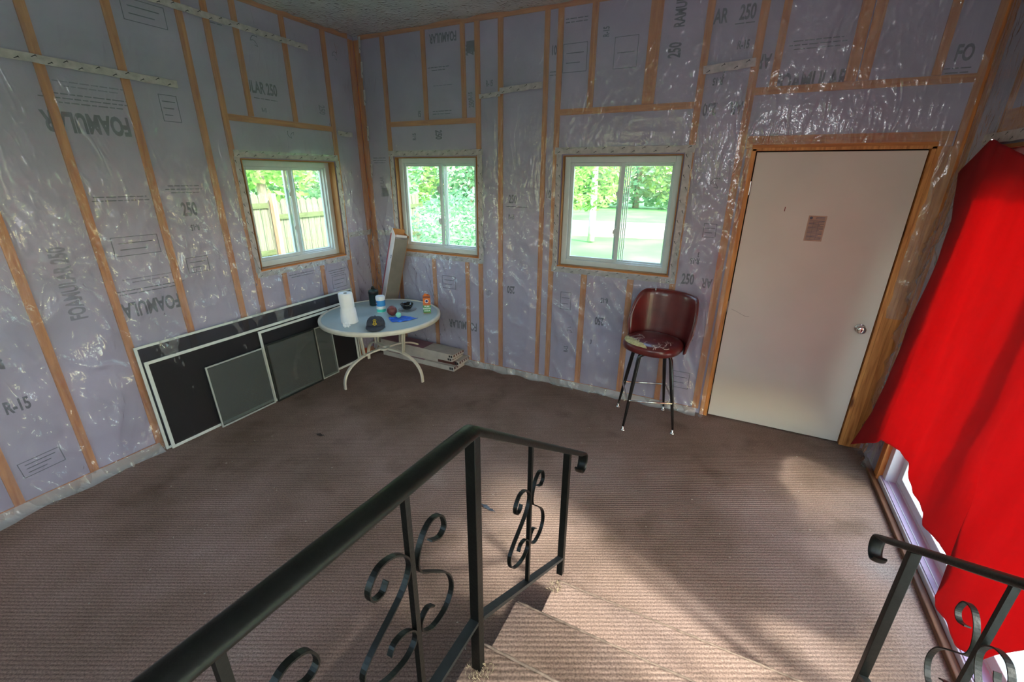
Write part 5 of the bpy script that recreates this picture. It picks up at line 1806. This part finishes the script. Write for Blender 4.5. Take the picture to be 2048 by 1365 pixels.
def tree(name, x, y, h, blobs, count, size, leaf, bark, label, lean=0.0, r=0.10, seed=1, cat='tree', group=None):
    t = thing(name, (x, y, GZ), label, cat, group=group)
    if h > 0:
        pts = [(lean * (k / 8) ** 1.3 * h, 0.03 * sin(k), h * k / 8) for k in range(9)]
        build(MB().tube(pts, [r * (1 - 0.07 * k) for k in range(9)], n=10), 'trunk', M[bark], t, smooth=True)
        rnd = random.Random(seed)
        for k in range(4):
            p = Vector(pts[4 + k])
            a = rnd.uniform(0, 2 * pi)
            sc_ = min(1.0, h / 3.0) ** 2
            build(MB().tube([p, p + Vector((cos(a) * 0.5, sin(a) * 0.5, 0.5)) * sc_, p + Vector((cos(a) * 1.1, sin(a) * 1.1, 1.2)) * sc_], [r * 0.45, r * 0.3, r * 0.12], n=6), 'branch', M[bark], t, smooth=True)
    build(foliage(blobs, count, size, seed), 'foliage', M[leaf], t, kind='stuff')
    return t
# bushes right outside the middle window
tree('leafy_bush', -1.3, 4.2, 0, [(0, 0, 1.0, 1.1, 0.9), (0.7, 0.5, 0.7, 0.9, 0.8), (-0.9, 0.4, 0.9, 0.9, 1.0)], 5000, 0.055, 'leafC', 'bark', 'blue-green leafy bush outside the middle window, left pane', seed=3, cat='bush')
tree('leafy_bush', -0.1, 3.2, 0, [(0, 0, 0.4, 0.75, 0.8), (-0.8, 0.1, 0.35, 0.7, 0.8), (0.6, 0.4, 0.5, 0.7, 0.8)], 4200, 0.05, 'leafB', 'bark', 'low yellow-green bush outside, at the foot of the middle window', seed=4, cat='bush')
tree('garden_tree', -0.4, 5.6, 3.4, [(0, 0, 2.9, 1.2, 1.0), (0.9, 0.3, 2.3, 0.9, 0.9), (-0.6, 0.2, 2.0, 0.8, 0.8)], 5200, 0.065, 'leafA', 'bark', 'green leafy tree outside the middle window, right pane', seed=5, r=0.14)
# lawn trees beyond the right window
tree('lawn_tree', -1.2, 12.2, 5.2, [(0, 0, 4.6, 1.7, 0.8), (0.9, 0.2, 3.6, 1.0, 0.8), (-1.0, 0, 3.9, 1.1, 0.8)], 5200, 0.08, 'leafA', 'birch', 'pale-trunked tree on the lawn, seen in the left pane of the right window', seed=6, r=0.13)
tree('lawn_tree', 1.9, 14.0, 5.0, [(-0.6, 0, 4.4, 1.9, 0.8), (-1.6, 0, 3.5, 1.2, 0.8), (0.7, 0.4, 3.8, 1.2, 0.8)], 6000, 0.085, 'leafC', 'birch', 'leaning pale-trunked tree seen in the right pane of the right window', lean=-0.32, seed=7, r=0.12)
tree('lawn_tree', -4.6, 17.5, 5.0, [(0, 0, 4.6, 2.4, 0.8), (1.6, 0, 3.8, 1.6, 0.8), (-2, 0, 4.0, 1.8, 0.8)], 6500, 0.10, 'leafA', 'bark', 'broad green tree beyond the driveway, seen at the left of the right window', seed=8, r=0.2)
for k, (x, y, s_) in enumerate([(-16, 28, 4.0), (-9.5, 30, 4.6), (-3.5, 31, 4.2), (2.5, 30, 4.8), (9, 32, 4.2), (-22, 24, 4.4)]):
    tree('distant_tree', x, y, 3.5, [(0, 0, s_ * 0.9, s_ * 0.95, 0.9), (s_ * 0.6, 0, s_ * 0.5, s_ * 0.6, 0.9), (-s_ * 0.6, 0.3, s_ * 0.55, s_ * 0.6, 0.9)], 3600, 0.26, 'leafA' if k % 2 else 'leafC', 'bark', ['farthest left green tree but one in the far tree line', 'round bushy green tree left of centre in the far tree line', 'green tree in the middle of the far tree line, behind the driveway', 'tallest tree right of centre in the far tree line', 'rightmost green tree of the far tree line', 'leftmost green tree of the far tree line'][k], seed=20 + k, r=0.25, group='far tree line beyond the lawn')
tree('fence_side_tree', -8.2, 4.6, 4.6, [(0, 0, 3.4, 1.7, 0.9), (-1.5, 0.9, 3.0, 1.4, 0.9)], 4200, 0.10, 'leafA', 'bark', 'green tree behind the picket fence, seen through the left window', seed=31, r=0.16)
tree('fence_side_tree', -9.5, 1.2, 5.6, [(0, 0, 5.4, 2.0, 0.9), (1, 0.9, 4.6, 1.5, 0.9)], 3600, 0.10, 'leafA', 'bark', 'taller pale tree behind the picket fence, mostly above the left window', seed=32, r=0.18)
# tree beyond the patio door, clear of the sun path to the curtain
tree('unseen_patio_tree', 9.8, -8.6, 4.2, [(-0.6, -0.3, 4.3, 1.5, 0.7), (0.6, 0.8, 3.6, 1.1, 0.8)], 1500, 0.12, 'leafA', 'bark', 'tree beyond the patio outside the red curtain', seed=41, r=0.15)

for k, y in enumerate((-2.0, 8.0, 17.0)):
    tree('boundary_tree', -19.0, y, 3.0, [(0, 0, 3.2, 3.4, 0.9), (0.8, 3.6, 2.6, 2.6, 0.9), (0, -3.4, 2.8, 2.6, 0.9)], 3400, 0.24, 'leafA' if k % 2 else 'leafC', 'bark', ['leftmost pale green tree far behind the picket fence', 'middle green tree far behind the picket fence', 'rightmost green tree far behind the picket fence'][k], seed=60 + k, r=0.22, group='far trees behind the fence')

tree('unseen_patio_tree', 6.95, -2.3, 1.9, [(0, 0, 2.25, 0.62, 0.8), (0.1, 0.7, 2.35, 0.5, 0.8), (0.0, -0.5, 2.3, 0.4, 0.8)], 2400, 0.09, 'leafA', 'bark', 'small round-headed tree added at the patio edge to shade the lower red curtain', seed=77, r=0.035)  # canopy added out of view to keep sun off the lower curtain
